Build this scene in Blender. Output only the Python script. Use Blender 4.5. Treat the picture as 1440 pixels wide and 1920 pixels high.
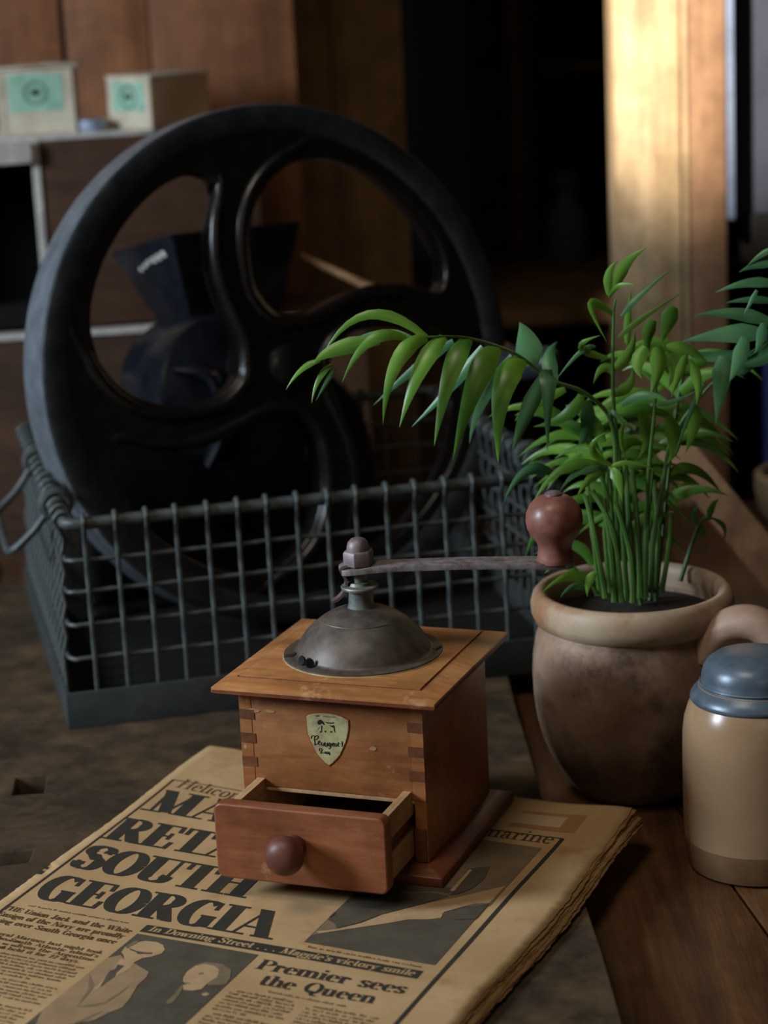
import bpy, bmesh, math, random
from math import sin, cos, pi, radians
from mathutils import Vector, Matrix
from mathutils.geometry import tessellate_polygon

for o in list(bpy.data.objects):
    bpy.data.objects.remove(o)
SC = bpy.context.scene
COL = SC.collection

# ------------------------------------------------------------------ camera
CAM_POS = Vector((0.0161, -1.2233, 0.5062))
PITCH, ROLL = 0.2476, 0.0482
cam_data = bpy.data.cameras.new("camera")
cam = bpy.data.objects.new("camera", cam_data)
COL.objects.link(cam)
fwd = Vector((0, cos(PITCH), -sin(PITCH)))
r0 = Vector((1, 0, 0)); d0 = Vector((0, -sin(PITCH), -cos(PITCH)))
right = cos(ROLL) * r0 + sin(ROLL) * d0
down = -sin(ROLL) * r0 + cos(ROLL) * d0
m3 = Matrix((right, -down, -fwd)).transposed()
cam.matrix_world = Matrix.Translation(CAM_POS) @ m3.to_4x4()
cam_data.sensor_fit = 'VERTICAL'
cam_data.sensor_width = 27.0
cam_data.sensor_height = 36.0
cam_data.lens = 4100.0 / 1920.0 * 36.0
cam_data.clip_start = 0.02
cam_data.dof.use_dof = True
cam_data.dof.focus_distance = 1.24
cam_data.dof.aperture_fstop = 7.0
SC.camera = cam

# ------------------------------------------------------------------ world, daylight, exposure
world = bpy.data.worlds.new("world")
SC.world = world
world.use_nodes = True
bg = world.node_tree.nodes["Background"]
bg.inputs[0].default_value = (0.55, 0.72, 1.0, 1)
bg.inputs[1].default_value = 0.02

def area_light(name, loc, target, sx, sy, power, color, spread=180):
    d = bpy.data.lights.new(name, 'AREA')
    d.shape = 'RECTANGLE'; d.size = sx; d.size_y = sy
    d.energy = power; d.color = color
    d.spread = radians(spread)
    o = bpy.data.objects.new(name, d)
    COL.objects.link(o)
    o.location = loc
    o.rotation_euler = (Vector(target) - Vector(loc)).to_track_quat('-Z', 'Y').to_euler()
    return o

# cool daylight in the window of the left wall
area_light("window_daylight", (-1.62, -0.38, 0.86), (0.05, 0.1, 0.1), 0.42, 0.5, 37.0, (0.74, 0.87, 1.0))
# soft daylight falling through the roof light overhead, a little to the left
area_light("rooflight_daylight", (-0.50, -0.70, 1.95), (0.06, -0.02, 0.0), 0.6, 0.6, 2.1, (1.0, 0.88, 0.72), 80)
# warm fill light added behind the camera, also glinting on the jar
area_light("warm_front_fill", (0.45, -2.3, 1.10), (0.05, 0.0, 0.05), 0.45, 0.8, 2.4, (1.0, 0.80, 0.56))

def spot_light(name, loc, target, power, color, angle, blend, radius):
    d = bpy.data.lights.new(name, 'SPOT')
    d.energy = power; d.color = color
    d.spot_size = radians(angle); d.spot_blend = blend; d.shadow_soft_size = radius
    o = bpy.data.objects.new(name, d)
    COL.objects.link(o)
    o.location = loc
    o.rotation_euler = (Vector(target) - Vector(loc)).to_track_quat('-Z', 'Y').to_euler()
    return o

# a shaft of sun that slips in high on the left and falls on the timber post
spot_light("sun_shaft", (-0.55, -0.6, 1.55), (0.29, 0.95, 0.47), 900.0, (1.0, 0.92, 0.80), 11.5, 0.9, 0.02)

SC.view_settings.view_transform = 'Standard'
SC.view_settings.look = 'None'
SC.view_settings.gamma = 1.0
SC.view_settings.use_curve_mapping = False
SC.view_settings.exposure = 0.0
SC.cycles.use_denoising = True

# ------------------------------------------------------------------ materials
def lin(c):
    f = lambda v: v / 12.92 if v <= 0.04045 else ((v + 0.055) / 1.055) ** 2.4
    return (f(c[0] / 255), f(c[1] / 255), f(c[2] / 255), 1.0)

class NT:
    def __init__(self, name):
        self.m = bpy.data.materials.new(name)
        self.m.use_nodes = True
        self.t = self.m.node_tree
        self.b = self.t.nodes["Principled BSDF"]
    def n(self, kind, **kw):
        x = self.t.nodes.new(kind)
        for k, v in kw.items():
            if k.startswith('i_'):
                x.inputs[k[2:].replace('_', ' ')].default_value = v
            else:
                setattr(x, k, v)
        return x
    def l(self, a, ao, b, bi):
        self.t.links.new(a.outputs[ao], b.inputs[bi])

def ramp(nt, stops):
    r = nt.n('ShaderNodeValToRGB')
    e = r.color_ramp.elements
    while len(e) < len(stops):
        e.new(0.5)
    for i, (p, c) in enumerate(stops):
        e[i].position = p
        e[i].color = c if len(c) == 4 else (*c, 1)
    return r

def coords(nt, scale, rot=(0, 0, 0)):
    tc = nt.n('ShaderNodeTexCoord')
    mp = nt.n('ShaderNodeMapping')
    mp.inputs['Scale'].default_value = scale
    mp.inputs['Rotation'].default_value = rot
    nt.l(tc, 'Object', mp, 'Vector')
    return mp

def wood(name, dark, mid, light, scale=(40, 6, 40), rough=0.5, spec=0.35, bump=0.15, coat=0.0, wear=None, wear_amt=0.0, rot=(0, 0, 0)):
    nt = NT(name)
    mp = coords(nt, scale, rot)
    n1 = nt.n('ShaderNodeTexNoise', i_Scale=1.0, i_Detail=7.0, i_Roughness=0.62, i_Distortion=0.7)
    nt.l(mp, 0, n1, 'Vector')
    n2 = nt.n('ShaderNodeTexNoise', i_Scale=5.0, i_Detail=4.0, i_Roughness=0.7)
    nt.l(mp, 0, n2, 'Vector')
    r1 = ramp(nt, [(0.28, lin(dark)), (0.5, lin(mid)), (0.72, lin(light))])
    nt.l(n1, 'Fac', r1, 'Fac')
    mx = nt.n('ShaderNodeMix', data_type='RGBA', blend_type='MULTIPLY')
    r2 = ramp(nt, [(0.35, (0.62, 0.6, 0.58)), (0.6, (1, 1, 1))])
    nt.l(n2, 'Fac', r2, 'Fac')
    mx.inputs[0].default_value = 0.6
    nt.l(r1, 'Color', mx, 6)
    nt.l(r2, 'Color', mx, 7)
    mpd = coords(nt, (1, 1, 1))
    nd = nt.n('ShaderNodeTexNoise', i_Scale=26.0, i_Detail=6.0, i_Roughness=0.72)
    nt.l(mpd, 0, nd, 'Vector')
    rd = ramp(nt, [(0.34, (0.62, 0.6, 0.58)), (0.58, (1.06, 1.05, 1.04))])
    nt.l(nd, 'Fac', rd, 'Fac')
    md = nt.n('ShaderNodeMix', data_type='RGBA', blend_type='MULTIPLY')
    md.inputs[0].default_value = 0.75
    nt.l(mx, 2, md, 6)
    nt.l(rd, 'Color', md, 7)
    mx = md
    last = mx
    if wear:
        mp2 = coords(nt, (1, 1, 1))
        n3 = nt.n('ShaderNodeTexNoise', i_Scale=38.0, i_Detail=8.0, i_Roughness=0.75)
        nt.l(mp2, 0, n3, 'Vector')
        r3 = ramp(nt, [(0.60, (0, 0, 0)), (0.70, (wear_amt,) * 3)])
        nt.l(n3, 'Fac', r3, 'Fac')
        m2 = nt.n('ShaderNodeMix', data_type='RGBA')
        nt.l(r3, 'Color', m2, 0)
        nt.l(mx, 2, m2, 6)
        m2.inputs[7].default_value = lin(wear)
        last = m2
    nt.l(last, 2, nt.b, 'Base Color')
    nt.b.inputs['Roughness'].default_value = rough
    nt.b.inputs['Specular IOR Level'].default_value = spec
    nt.b.inputs['Coat Weight'].default_value = coat
    nt.b.inputs['Coat Roughness'].default_value = 0.35
    bp = nt.n('ShaderNodeBump', i_Strength=bump, i_Distance=0.001)
    nt.l(n2, 'Fac', bp, 'Height')
    nt.l(bp, 0, nt.b, 'Normal')
    return nt.m

def mottled(name, c1, c2, scale=30, rough=(0.4, 0.6), metal=0.0, spec=0.5, bump=0.1, c3=None, s3=8, p3=(0.5, 0.65), detail=6, coat=0.0):
    nt = NT(name)
    mp = coords(nt, (1, 1, 1))
    n1 = nt.n('ShaderNodeTexNoise', i_Scale=scale, i_Detail=detail, i_Roughness=0.65)
    nt.l(mp, 0, n1, 'Vector')
    r1 = ramp(nt, [(0.35, lin(c1)), (0.65, lin(c2))])
    nt.l(n1, 'Fac', r1, 'Fac')
    src, so = r1, 'Color'
    if c3:
        n3 = nt.n('ShaderNodeTexNoise', i_Scale=s3, i_Detail=7.0, i_Roughness=0.7)
        nt.l(mp, 0, n3, 'Vector')
        r3 = ramp(nt, [(p3[0], (0, 0, 0)), (p3[1], (1, 1, 1))])
        nt.l(n3, 'Fac', r3, 'Fac')
        mx = nt.n('ShaderNodeMix', data_type='RGBA')
        nt.l(r3, 'Color', mx, 0)
        nt.l(r1, 'Color', mx, 6)
        mx.inputs[7].default_value = lin(c3)
        src, so = mx, 2
    nt.l(src, so, nt.b, 'Base Color')
    rr = nt.n('ShaderNodeMapRange')
    rr.inputs['To Min'].default_value = rough[0]
    rr.inputs['To Max'].default_value = rough[1]
    nt.l(n1, 'Fac', rr, 'Value')
    nt.l(rr, 0, nt.b, 'Roughness')
    nt.b.inputs['Metallic'].default_value = metal
    nt.b.inputs['Specular IOR Level'].default_value = spec
    nt.b.inputs['Coat Weight'].default_value = coat
    nt.b.inputs['Coat Roughness'].default_value = 0.2
    bp = nt.n('ShaderNodeBump', i_Strength=bump, i_Distance=0.001)
    nt.l(n1, 'Fac', bp, 'Height')
    nt.l(bp, 0, nt.b, 'Normal')
    return nt.m

def plain(name, c, rough=0.6, metal=0.0, spec=0.3):
    return mottled(name, [v * 0.88 for v in c], c, scale=60, rough=(rough, min(1, rough + 0.1)), metal=metal, spec=spec, bump=0.04)

def leaf_mat(name, a, b):
    nt = NT(name)
    mp = coords(nt, (1, 1, 1))
    n1 = nt.n('ShaderNodeTexNoise', i_Scale=22.0, i_Detail=3.0)
    nt.l(mp, 0, n1, 'Vector')
    r1 = ramp(nt, [(0.35, lin(a)), (0.65, lin(b))])
    nt.l(n1, 'Fac', r1, 'Fac')
    nt.l(r1, 'Color', nt.b, 'Base Color')
    nt.b.inputs['Roughness'].default_value = 0.36
    nt.b.inputs['Specular IOR Level'].default_value = 0.5
    tr = nt.n('ShaderNodeBsdfTranslucent')
    nt.l(r1, 'Color', tr, 'Color')
    ms = nt.n('ShaderNodeMixShader')
    ms.inputs[0].default_value = 0.22
    out = nt.t.nodes['Material Output']
    nt.l(nt.b, 0, ms, 1)
    nt.l(tr, 0, ms, 2)
    nt.l(ms, 0, out, 'Surface')
    return nt.m

M = {}
M['lid_wood'] = wood('varnished_beech_lid', (158, 100, 54), (192, 132, 80), (208, 150, 96), scale=(6, 45, 45), rough=0.38, coat=0.25, bump=0.06, wear=(226, 190, 150), wear_amt=0.5)
M['body_wood'] = wood('varnished_beech_body', (130, 78, 42), (158, 100, 58), (174, 116, 70), scale=(7, 45, 50), rough=0.4, coat=0.25, bump=0.06, wear=(215, 175, 135), wear_amt=0.4)
M['base_wood'] = wood('dark_stained_base', (88, 44, 26), (118, 62, 38), (134, 76, 48), scale=(7, 45, 45), rough=0.45, coat=0.15, bump=0.15, wear=(190, 140, 104), wear_amt=0.4)
M['drawer_wood'] = wood('drawer_front_wood', (118, 66, 40), (146, 86, 54), (160, 100, 66), scale=(7, 45, 45), rough=0.42, coat=0.2, bump=0.08, wear=(205, 160, 120), wear_amt=0.45)
M['raw_wood'] = wood('raw_beech', (150, 112, 76), (184, 144, 102), (202, 164, 122), scale=(45, 6, 45), rough=0.7, bump=0.12)
M['joint_wood'] = wood('end_grain', (88, 50, 28), (110, 66, 40), (128, 80, 50), scale=(60, 60, 60), rough=0.5)
M['knob_wood'] = mottled('turned_knob', (118, 72, 60), (146, 96, 82), scale=90, rough=(0.38, 0.5), coat=0.12, bump=0.15)
M['drawer_knob'] = mottled('drawer_knob', (88, 48, 38), (112, 64, 50), scale=60, rough=(0.4, 0.55), bump=0.15)
M['dome'] = mottled('tarnished_dome', (70, 64, 60), (108, 98, 90), scale=70, rough=(0.4, 0.6), metal=0.35, bump=0.1, c3=(92, 66, 48), s3=30, p3=(0.5, 0.72))
M['rust_iron'] = mottled('rusty_iron', (104, 92, 96), (142, 126, 130), scale=90, rough=(0.42, 0.6), metal=0.35, bump=0.2, c3=(96, 62, 46), s3=40, p3=(0.52, 0.7))
M['arm_iron'] = mottled('worn_arm_iron', (104, 98, 98), (150, 142, 140), scale=160, rough=(0.45, 0.65), metal=0.3, bump=0.25, c3=(92, 62, 46), s3=60, p3=(0.5, 0.7))
M['verdigris'] = mottled('verdigris_collar', (96, 104, 98), (136, 140, 132), scale=120, rough=(0.45, 0.6), metal=0.5, bump=0.15)
M['label_foil'] = mottled('label_foil', (176, 168, 112), (200, 192, 140), scale=130, rough=(0.35, 0.5), metal=0.15, bump=0.1, c3=(164, 144, 122), s3=90, p3=(0.5, 0.62))
M['label_edge'] = plain('label_edge', (150, 72, 26))
M['ink'] = plain('label_ink', (38, 34, 24))
M['iron'] = mottled('black_cast_iron', (18, 17, 16), (28, 26, 24), scale=70, rough=(0.22, 0.34), metal=0.0, spec=0.65, bump=0.12)
M['iron_rim'] = mottled('cast_iron_rim', (40, 44, 48), (60, 64, 68), scale=60, rough=(0.32, 0.44), metal=0.3, spec=0.5, bump=0.08)
M['tread'] = mottled('light_tinted_tread', (112, 120, 128), (140, 148, 156), scale=40, rough=(0.36, 0.5), metal=0.6, bump=0.08)  # pale bluish tone stands in for window light on the outer rim
M['iron_gloss'] = mottled('oiled_iron', (24, 28, 34), (38, 42, 50), scale=50, rough=(0.2, 0.32), metal=0.4, spec=0.7, bump=0.1)
M['wire'] = mottled('galvanised_wire', (56, 62, 62), (84, 90, 88), scale=110, rough=(0.45, 0.65), metal=0.25, bump=0.2)
M['tray'] = mottled('painted_tray', (40, 47, 47), (56, 63, 61), scale=34, rough=(0.5, 0.7), bump=0.1, c3=(48, 44, 38), s3=16, p3=(0.5, 0.7))
M['slab'] = mottled('old_bench_slab', (46, 35, 22), (92, 70, 45), scale=24, rough=(0.5, 0.85), bump=0.7, c3=(34, 26, 16), s3=13, p3=(0.45, 0.68))
M['plank'] = wood('table_planks', (54, 34, 19), (94, 62, 36), (122, 84, 52), scale=(36, 3, 36), rough=0.5, bump=0.5, spec=0.4)
M['inner_shade'] = plain('painted_inner_shade', (14, 11, 8), rough=0.9)  # near-black colour standing in for shade inside the crate and tray
M['paper'] = mottled('yellowed_newsprint', (168, 136, 96), (186, 154, 112), scale=14, rough=(0.8, 0.9), spec=0.15, bump=0.5, c3=(150, 112, 72), s3=17, p3=(0.55, 0.75))
M['paper_edge'] = mottled('brittle_page_edge', (146, 110, 70), (176, 140, 96), scale=60, rough=(0.8, 0.9), spec=0.1, bump=0.2)
M['print_ink'] = plain('newspaper_ink', (58, 54, 46), rough=0.75, spec=0.2)
M['text_ink'] = plain('newspaper_text_ink', (92, 72, 48), rough=0.75, spec=0.15)
M['photo_dark'] = mottled('halftone_dark', (76, 70, 58), (90, 82, 68), scale=80, rough=(0.75, 0.85), spec=0.15, bump=0.02)
M['photo_mid'] = mottled('halftone_mid', (112, 96, 74), (126, 108, 84), scale=80, rough=(0.75, 0.85), spec=0.15, bump=0.02)
M['photo_light'] = mottled('halftone_light', (166, 136, 100), (182, 150, 112), scale=80, rough=(0.75, 0.85), spec=0.15, bump=0.02)
M['photo_suit'] = mottled('halftone_suit', (142, 116, 86), (156, 128, 96), scale=80, rough=(0.75, 0.85), spec=0.15, bump=0.02)
M['print_red'] = mottled('faded_red_print', (156, 112, 76), (166, 122, 86), scale=60, rough=(0.75, 0.85), spec=0.15, bump=0.02)
M['clay'] = mottled('earthenware', (128, 100, 82), (172, 144, 122), scale=17, rough=(0.5, 0.7), bump=0.2, c3=(84, 63, 49), s3=19, p3=(0.5, 0.68), spec=0.35)
M['clay_rim'] = mottled('earthenware_rim', (164, 140, 114), (190, 168, 142), scale=16, rough=(0.4, 0.6), bump=0.12, c3=(156, 106, 70), s3=13, p3=(0.47, 0.66), spec=0.4)
M['clay_handle'] = mottled('earthenware_handle', (164, 132, 112), (184, 154, 134), scale=20, rough=(0.45, 0.6), bump=0.12)
M['soil'] = mottled('potting_soil', (24, 17, 12), (44, 32, 22), scale=160, rough=(0.9, 1.0), bump=1.0)
M['stoneware'] = mottled('stoneware_glaze', (156, 126, 96), (172, 142, 112), scale=12, rough=(0.22, 0.3), bump=0.03, c3=(110, 76, 48), s3=130, p3=(0.68, 0.74), spec=0.5)
M['pewter'] = mottled('painted_grey_lid', (78, 92, 104), (98, 112, 124), scale=70, rough=(0.28, 0.42), metal=0.2, bump=0.12)
M['leaf'] = leaf_mat('palm_leaf', (70, 118, 40), (116, 166, 58))
M['leaf_cool'] = leaf_mat('palm_leaf_cool', (60, 112, 70), (98, 152, 100))
M['stem'] = leaf_mat('palm_stem', (62, 100, 42), (98, 138, 66))
M['partition'] = wood('partition_board', (96, 58, 35), (142, 90, 56), (164, 110, 72), scale=(14, 14, 1.6), rough=0.6, bump=0.2)
M['partition_far'] = wood('partition_board_far', (100, 74, 44), (136, 104, 66), (156, 122, 82), scale=(14, 14, 1.6), rough=0.7, bump=0.2)
M['crate'] = wood('old_crate_board', (50, 32, 20), (78, 51, 33), (94, 65, 44), scale=(3, 18, 18), rough=0.7, bump=0.3)
M['white_edge'] = mottled('worn_white_paint', (176, 170, 164), (220, 214, 206), scale=70, rough=(0.6, 0.8), bump=0.2)
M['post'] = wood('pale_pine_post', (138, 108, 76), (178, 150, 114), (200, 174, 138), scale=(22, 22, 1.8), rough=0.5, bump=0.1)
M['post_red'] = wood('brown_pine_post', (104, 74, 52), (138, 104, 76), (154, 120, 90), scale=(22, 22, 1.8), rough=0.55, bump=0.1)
M['slate'] = mottled('slate_panel', (38, 42, 54), (54, 58, 72), scale=9, rough=(0.5, 0.7), bump=0.05)
M['slate_trim'] = plain('grey_blue_trim', (112, 122, 142))
M['card'] = mottled('old_cardboard', (186, 172, 150), (216, 204, 182), scale=30, rough=(0.8, 0.9), bump=0.1)
M['card_side'] = mottled('brown_cardboard', (176, 148, 116), (196, 168, 136), scale=20, rough=(0.8, 0.9), bump=0.08)
M['green_print'] = mottled('mint_print', (134, 178, 152), (164, 204, 180), scale=60, rough=(0.7, 0.8), bump=0.05, c3=(176, 186, 160), s3=40, p3=(0.58, 0.7))
M['tin'] = plain('pale_tin', (170, 180, 200), rough=0.4, metal=0.4)
M['stick'] = wood('pale_stick', (120, 84, 52), (160, 122, 84), (182, 146, 108), scale=(8, 60, 60), rough=0.6)
M['brace'] = wood('brace_wood', (96, 66, 42), (126, 92, 62), (140, 106, 76), scale=(40, 40, 5), rough=0.6)
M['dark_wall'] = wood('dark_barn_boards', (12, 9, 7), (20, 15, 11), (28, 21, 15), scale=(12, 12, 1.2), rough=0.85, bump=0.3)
M['plaster'] = mottled('dim_plaster', (64, 56, 46), (82, 72, 60), scale=8, rough=(0.85, 0.95), bump=0.1)
M['grey_ceramic'] = plain('dim_grey_ceramic', (96, 96, 90))
M['beige_pot'] = mottled('beige_crock', (150, 128, 100), (170, 148, 118), scale=14, rough=(0.5, 0.6), bump=0.05)
M['navy'] = plain('navy_tin', (42, 52, 92), rough=0.45)

# ------------------------------------------------------------------ mesh helpers
class MB:
    def __init__(self):
        self.v = []; self.f = []
    def add(self, vs, fs):
        k = len(self.v)
        self.v += [tuple(p) for p in vs]
        self.f += [tuple(i + k for i in q) for q in fs]
        return self
    def box(self, x0, x1, y0, y1, z0, z1, mat=None):
        vs = [(x0, y0, z0), (x1, y0, z0), (x1, y1, z0), (x0, y1, z0), (x0, y0, z1), (x1, y0, z1), (x1, y1, z1), (x0, y1, z1)]
        if mat:
            vs = [mat @ Vector(p) for p in vs]
        return self.add(vs, [(0, 3, 2, 1), (4, 5, 6, 7), (0, 1, 5, 4), (1, 2, 6, 5), (2, 3, 7, 6), (3, 0, 4, 7)])
    def hexa(self, vs):
        return self.add(vs, [(0, 3, 2, 1), (4, 5, 6, 7), (0, 1, 5, 4), (1, 2, 6, 5), (2, 3, 7, 6), (3, 0, 4, 7)])
    def lathe(self, prof, n=40, mat=None, closed=False):
        vs = []; fs = []
        for r, z in prof:
            for i in range(n):
                a = 2 * pi * i / n
                vs.append(Vector((r * cos(a), r * sin(a), z)))
        m = len(prof)
        rows = m if closed else m - 1
        for j in range(rows):
            j2 = (j + 1) % m
            for i in range(n):
                i2 = (i + 1) % n
                fs.append((j * n + i, j * n + i2, j2 * n + i2, j2 * n + i))
        if not closed:
            if prof[0][0] > 1e-6: fs.append(tuple(reversed(range(n))))
            if prof[-1][0] > 1e-6: fs.append(tuple((m - 1) * n + i for i in range(n)))
        if mat:
            vs = [mat @ p for p in vs]
        return self.add(vs, fs)
    def tube(self, path, rad, n=8, caps=True, flat=1.0, closed=False):
        path = [Vector(p) for p in path]
        m = len(path)
        rads = rad if isinstance(rad, (list, tuple)) else [rad] * m
        vs = []; fs = []
        prev = None
        for k in range(m):
            if closed:
                t = path[(k + 1) % m] - path[k - 1]
            else:
                t = path[min(k + 1, m - 1)] - path[max(k - 1, 0)]
            t.normalize()
            if prev is None:
                ref = Vector((0, 0, 1)) if abs(t.z) < 0.9 else Vector((1, 0, 0))
                u = t.cross(ref).normalized()
            else:
                u = (prev - t * prev.dot(t)).normalized()
            prev = u
            w = t.cross(u)
            for i in range(n):
                a = 2 * pi * i / n
                vs.append(path[k] + rads[k] * (cos(a) * u + flat * sin(a) * w))
        for k in range(m if closed else m - 1):
            k2 = (k + 1) % m
            for i in range(n):
                i2 = (i + 1) % n
                fs.append((k * n + i, k * n + i2, k2 * n + i2, k2 * n + i))
        if caps and not closed:
            fs.append(tuple(reversed(range(n))))
            fs.append(tuple((m - 1) * n + i for i in range(n)))
        return self.add(vs, fs)
    def sphere(self, c, r, nu=14, nv=8, sc=(1, 1, 1)):
        prof = [(r * sin(pi * j / nv) if 0 < j < nv else 1e-7, -r * cos(pi * j / nv)) for j in range(nv + 1)]
        return self.lathe(prof, nu, Matrix.Translation(c) @ Matrix.Diagonal((*sc, 1)))
    def build(self, name, mat, parent=None, smooth=False, bevel=0.0, seg=2, angle=40):
        me = bpy.data.meshes.new(name)
        me.from_pydata(self.v, [], self.f)
        if bevel:
            b = bmesh.new(); b.from_mesh(me)
            bmesh.ops.recalc_face_normals(b, faces=b.faces)
            es = [e for e in b.edges if len(e.link_faces) == 2 and e.calc_face_angle(0) > 0.6]
            bmesh.ops.bevel(b, geom=es, offset=bevel, segments=seg, affect='EDGES', profile=0.6)
            b.to_mesh(me); b.free()
        else:
            b = bmesh.new(); b.from_mesh(me)
            bmesh.ops.recalc_face_normals(b, faces=b.faces)
            b.to_mesh(me); b.free()
        me.materials.append(mat)
        if smooth or bevel:
            me.polygons.foreach_set('use_smooth', [True] * len(me.polygons))
            me.set_sharp_from_angle(angle=radians(angle))
        me.update()
        return link(name, me, parent)

def link(name, me, parent=None):
    o = bpy.data.objects.new(name, me)
    COL.objects.link(o)
    if parent:
        o.parent = parent
    return o

def thing(name, label, cat, loc=(0, 0, 0), rotz=0.0, group=None):
    o = bpy.data.objects.new(name, None)
    COL.objects.link(o)
    o.empty_display_size = 0.02
    o.location = loc
    o.rotation_euler = (0, 0, rotz)
    o['label'] = label
    o['category'] = cat
    if group:
        o['group'] = group
    return o

def tag(o, label, cat, group=None):
    o['label'] = label
    o['category'] = cat
    if group:
        o['group'] = group
    return o

def struct(o, label=None):
    o['kind'] = 'structure'
    if label:
        o['label'] = label
    return o

def curve_mesh(loops, extrude, bevel=0.0, res=2):
    """flat shape with holes -> closed solid (local x, y outline; thickness along z)"""
    cu = bpy.data.curves.new('tmp', 'CURVE')
    cu.dimensions = '2D'; cu.fill_mode = 'BOTH'
    cu.extrude = extrude; cu.bevel_depth = bevel; cu.bevel_resolution = res
    for lp in loops:
        s = cu.splines.new('POLY')
        s.points.add(len(lp) - 1)
        for p, q in zip(s.points, lp):
            p.co = (q[0], q[1], 0, 1)
        s.use_cyclic_u = True
    o = bpy.data.objects.new('tmp', cu)
    COL.objects.link(o)
    dg = bpy.context.evaluated_depsgraph_get()
    me = bpy.data.meshes.new_from_object(o.evaluated_get(dg))
    vs = [v.co.copy() for v in me.vertices]
    fs = [tuple(p.vertices) for p in me.polygons]
    bpy.data.objects.remove(o); bpy.data.curves.remove(cu); bpy.data.meshes.remove(me)
    return vs, fs

def smooth_loop(pts, n=6, closed=True):
    """Catmull-Rom through pts"""
    out = []
    m = len(pts)
    rng = range(m) if closed else range(m - 1)
    for i in rng:
        if closed:
            p0, p1, p2, p3 = pts[i - 1], pts[i], pts[(i + 1) % m], pts[(i + 2) % m]
        else:
            p0, p1, p2, p3 = pts[max(i - 1, 0)], pts[i], pts[i + 1], pts[min(i + 2, m - 1)]
        for k in range(n):
            t = k / n
            out.append(tuple(0.5 * ((2 * b) + (-a + c) * t + (2 * a - 5 * b + 4 * c - d) * t * t + (-a + 3 * b - 3 * c + d) * t ** 3) for a, b, c, d in zip(p0, p1, p2, p3)))
    if not closed:
        out.append(tuple(pts[-1]))
    return out

RND = random.Random(7)

# ------------------------------------------------------------------ outlines (metres / page millimetres)
SHIELD=[(-0.01409, 0.09185), (-0.01197, 0.09309), (-0.00837, 0.09391), (-0.00453, 0.0944), (-0.00019, 0.09438), (0.00385, 0.09401), (0.00758, 0.09307), (0.01127, 0.09138), (0.01132, 0.08846), (0.01092, 0.08497), (0.01003, 0.08117), (0.00891, 0.07788), (0.00707, 0.07398), (0.00524, 0.07035), (0.0029, 0.06746), (0.00059, 0.06511), (-0.00169, 0.06329), (-0.00407, 0.06469), (-0.00666, 0.06715), (-0.0087, 0.06966), (-0.01067, 0.07352), (-0.01235, 0.07741), (-0.01363, 0.08132), (-0.01402, 0.08611)]
EMBLEM=[[(-0.0076, 0.08851), (-0.0067, 0.08991), (-0.0053, 0.09056), (-0.00412, 0.08986), (-0.00336, 0.08885), (-0.00276, 0.08744), (-0.00385, 0.08748), (-0.00489, 0.0882), (-0.00549, 0.08735), (-0.00672, 0.08725)], [(-0.00373, 0.08949), (-0.00157, 0.08927), (0.00114, 0.08909), (0.00279, 0.08962), (0.00303, 0.08898), (0.0011, 0.08842), (-0.00161, 0.0886)], [(-0.00086, 0.08746), (0.00131, 0.08737), (0.00283, 0.0879), (0.00318, 0.08593), (0.00337, 0.08301), (0.00261, 0.08402), (0.00232, 0.08612), (0.00126, 0.08657)], [(-0.00656, 0.08298), (-0.00487, 0.08393), (-0.0045, 0.08329), (-0.00605, 0.08236)], [(-0.00336, 0.08405), (-0.00215, 0.08389), (-0.00234, 0.08294), (-0.00329, 0.08299)], [(4e-05, 0.08407), (0.00166, 0.08394), (0.00134, 0.08311), (0.00012, 0.08314)], [(-0.00831, 0.09272), (-0.00597, 0.09304), (-0.00574, 0.09239), (-0.00793, 0.09216)], [(-0.00523, 0.0871), (-0.00429, 0.08691), (-0.00487, 0.08393), (-0.00555, 0.08387)], [(-0.00729, 0.08453), (-0.00637, 0.08621), (-0.00611, 0.08609), (-0.0069, 0.08416)], [(-0.00354, 0.09283), (0.00404, 0.09265), (0.00397, 0.09232), (-0.00356, 0.09251)]]
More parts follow.
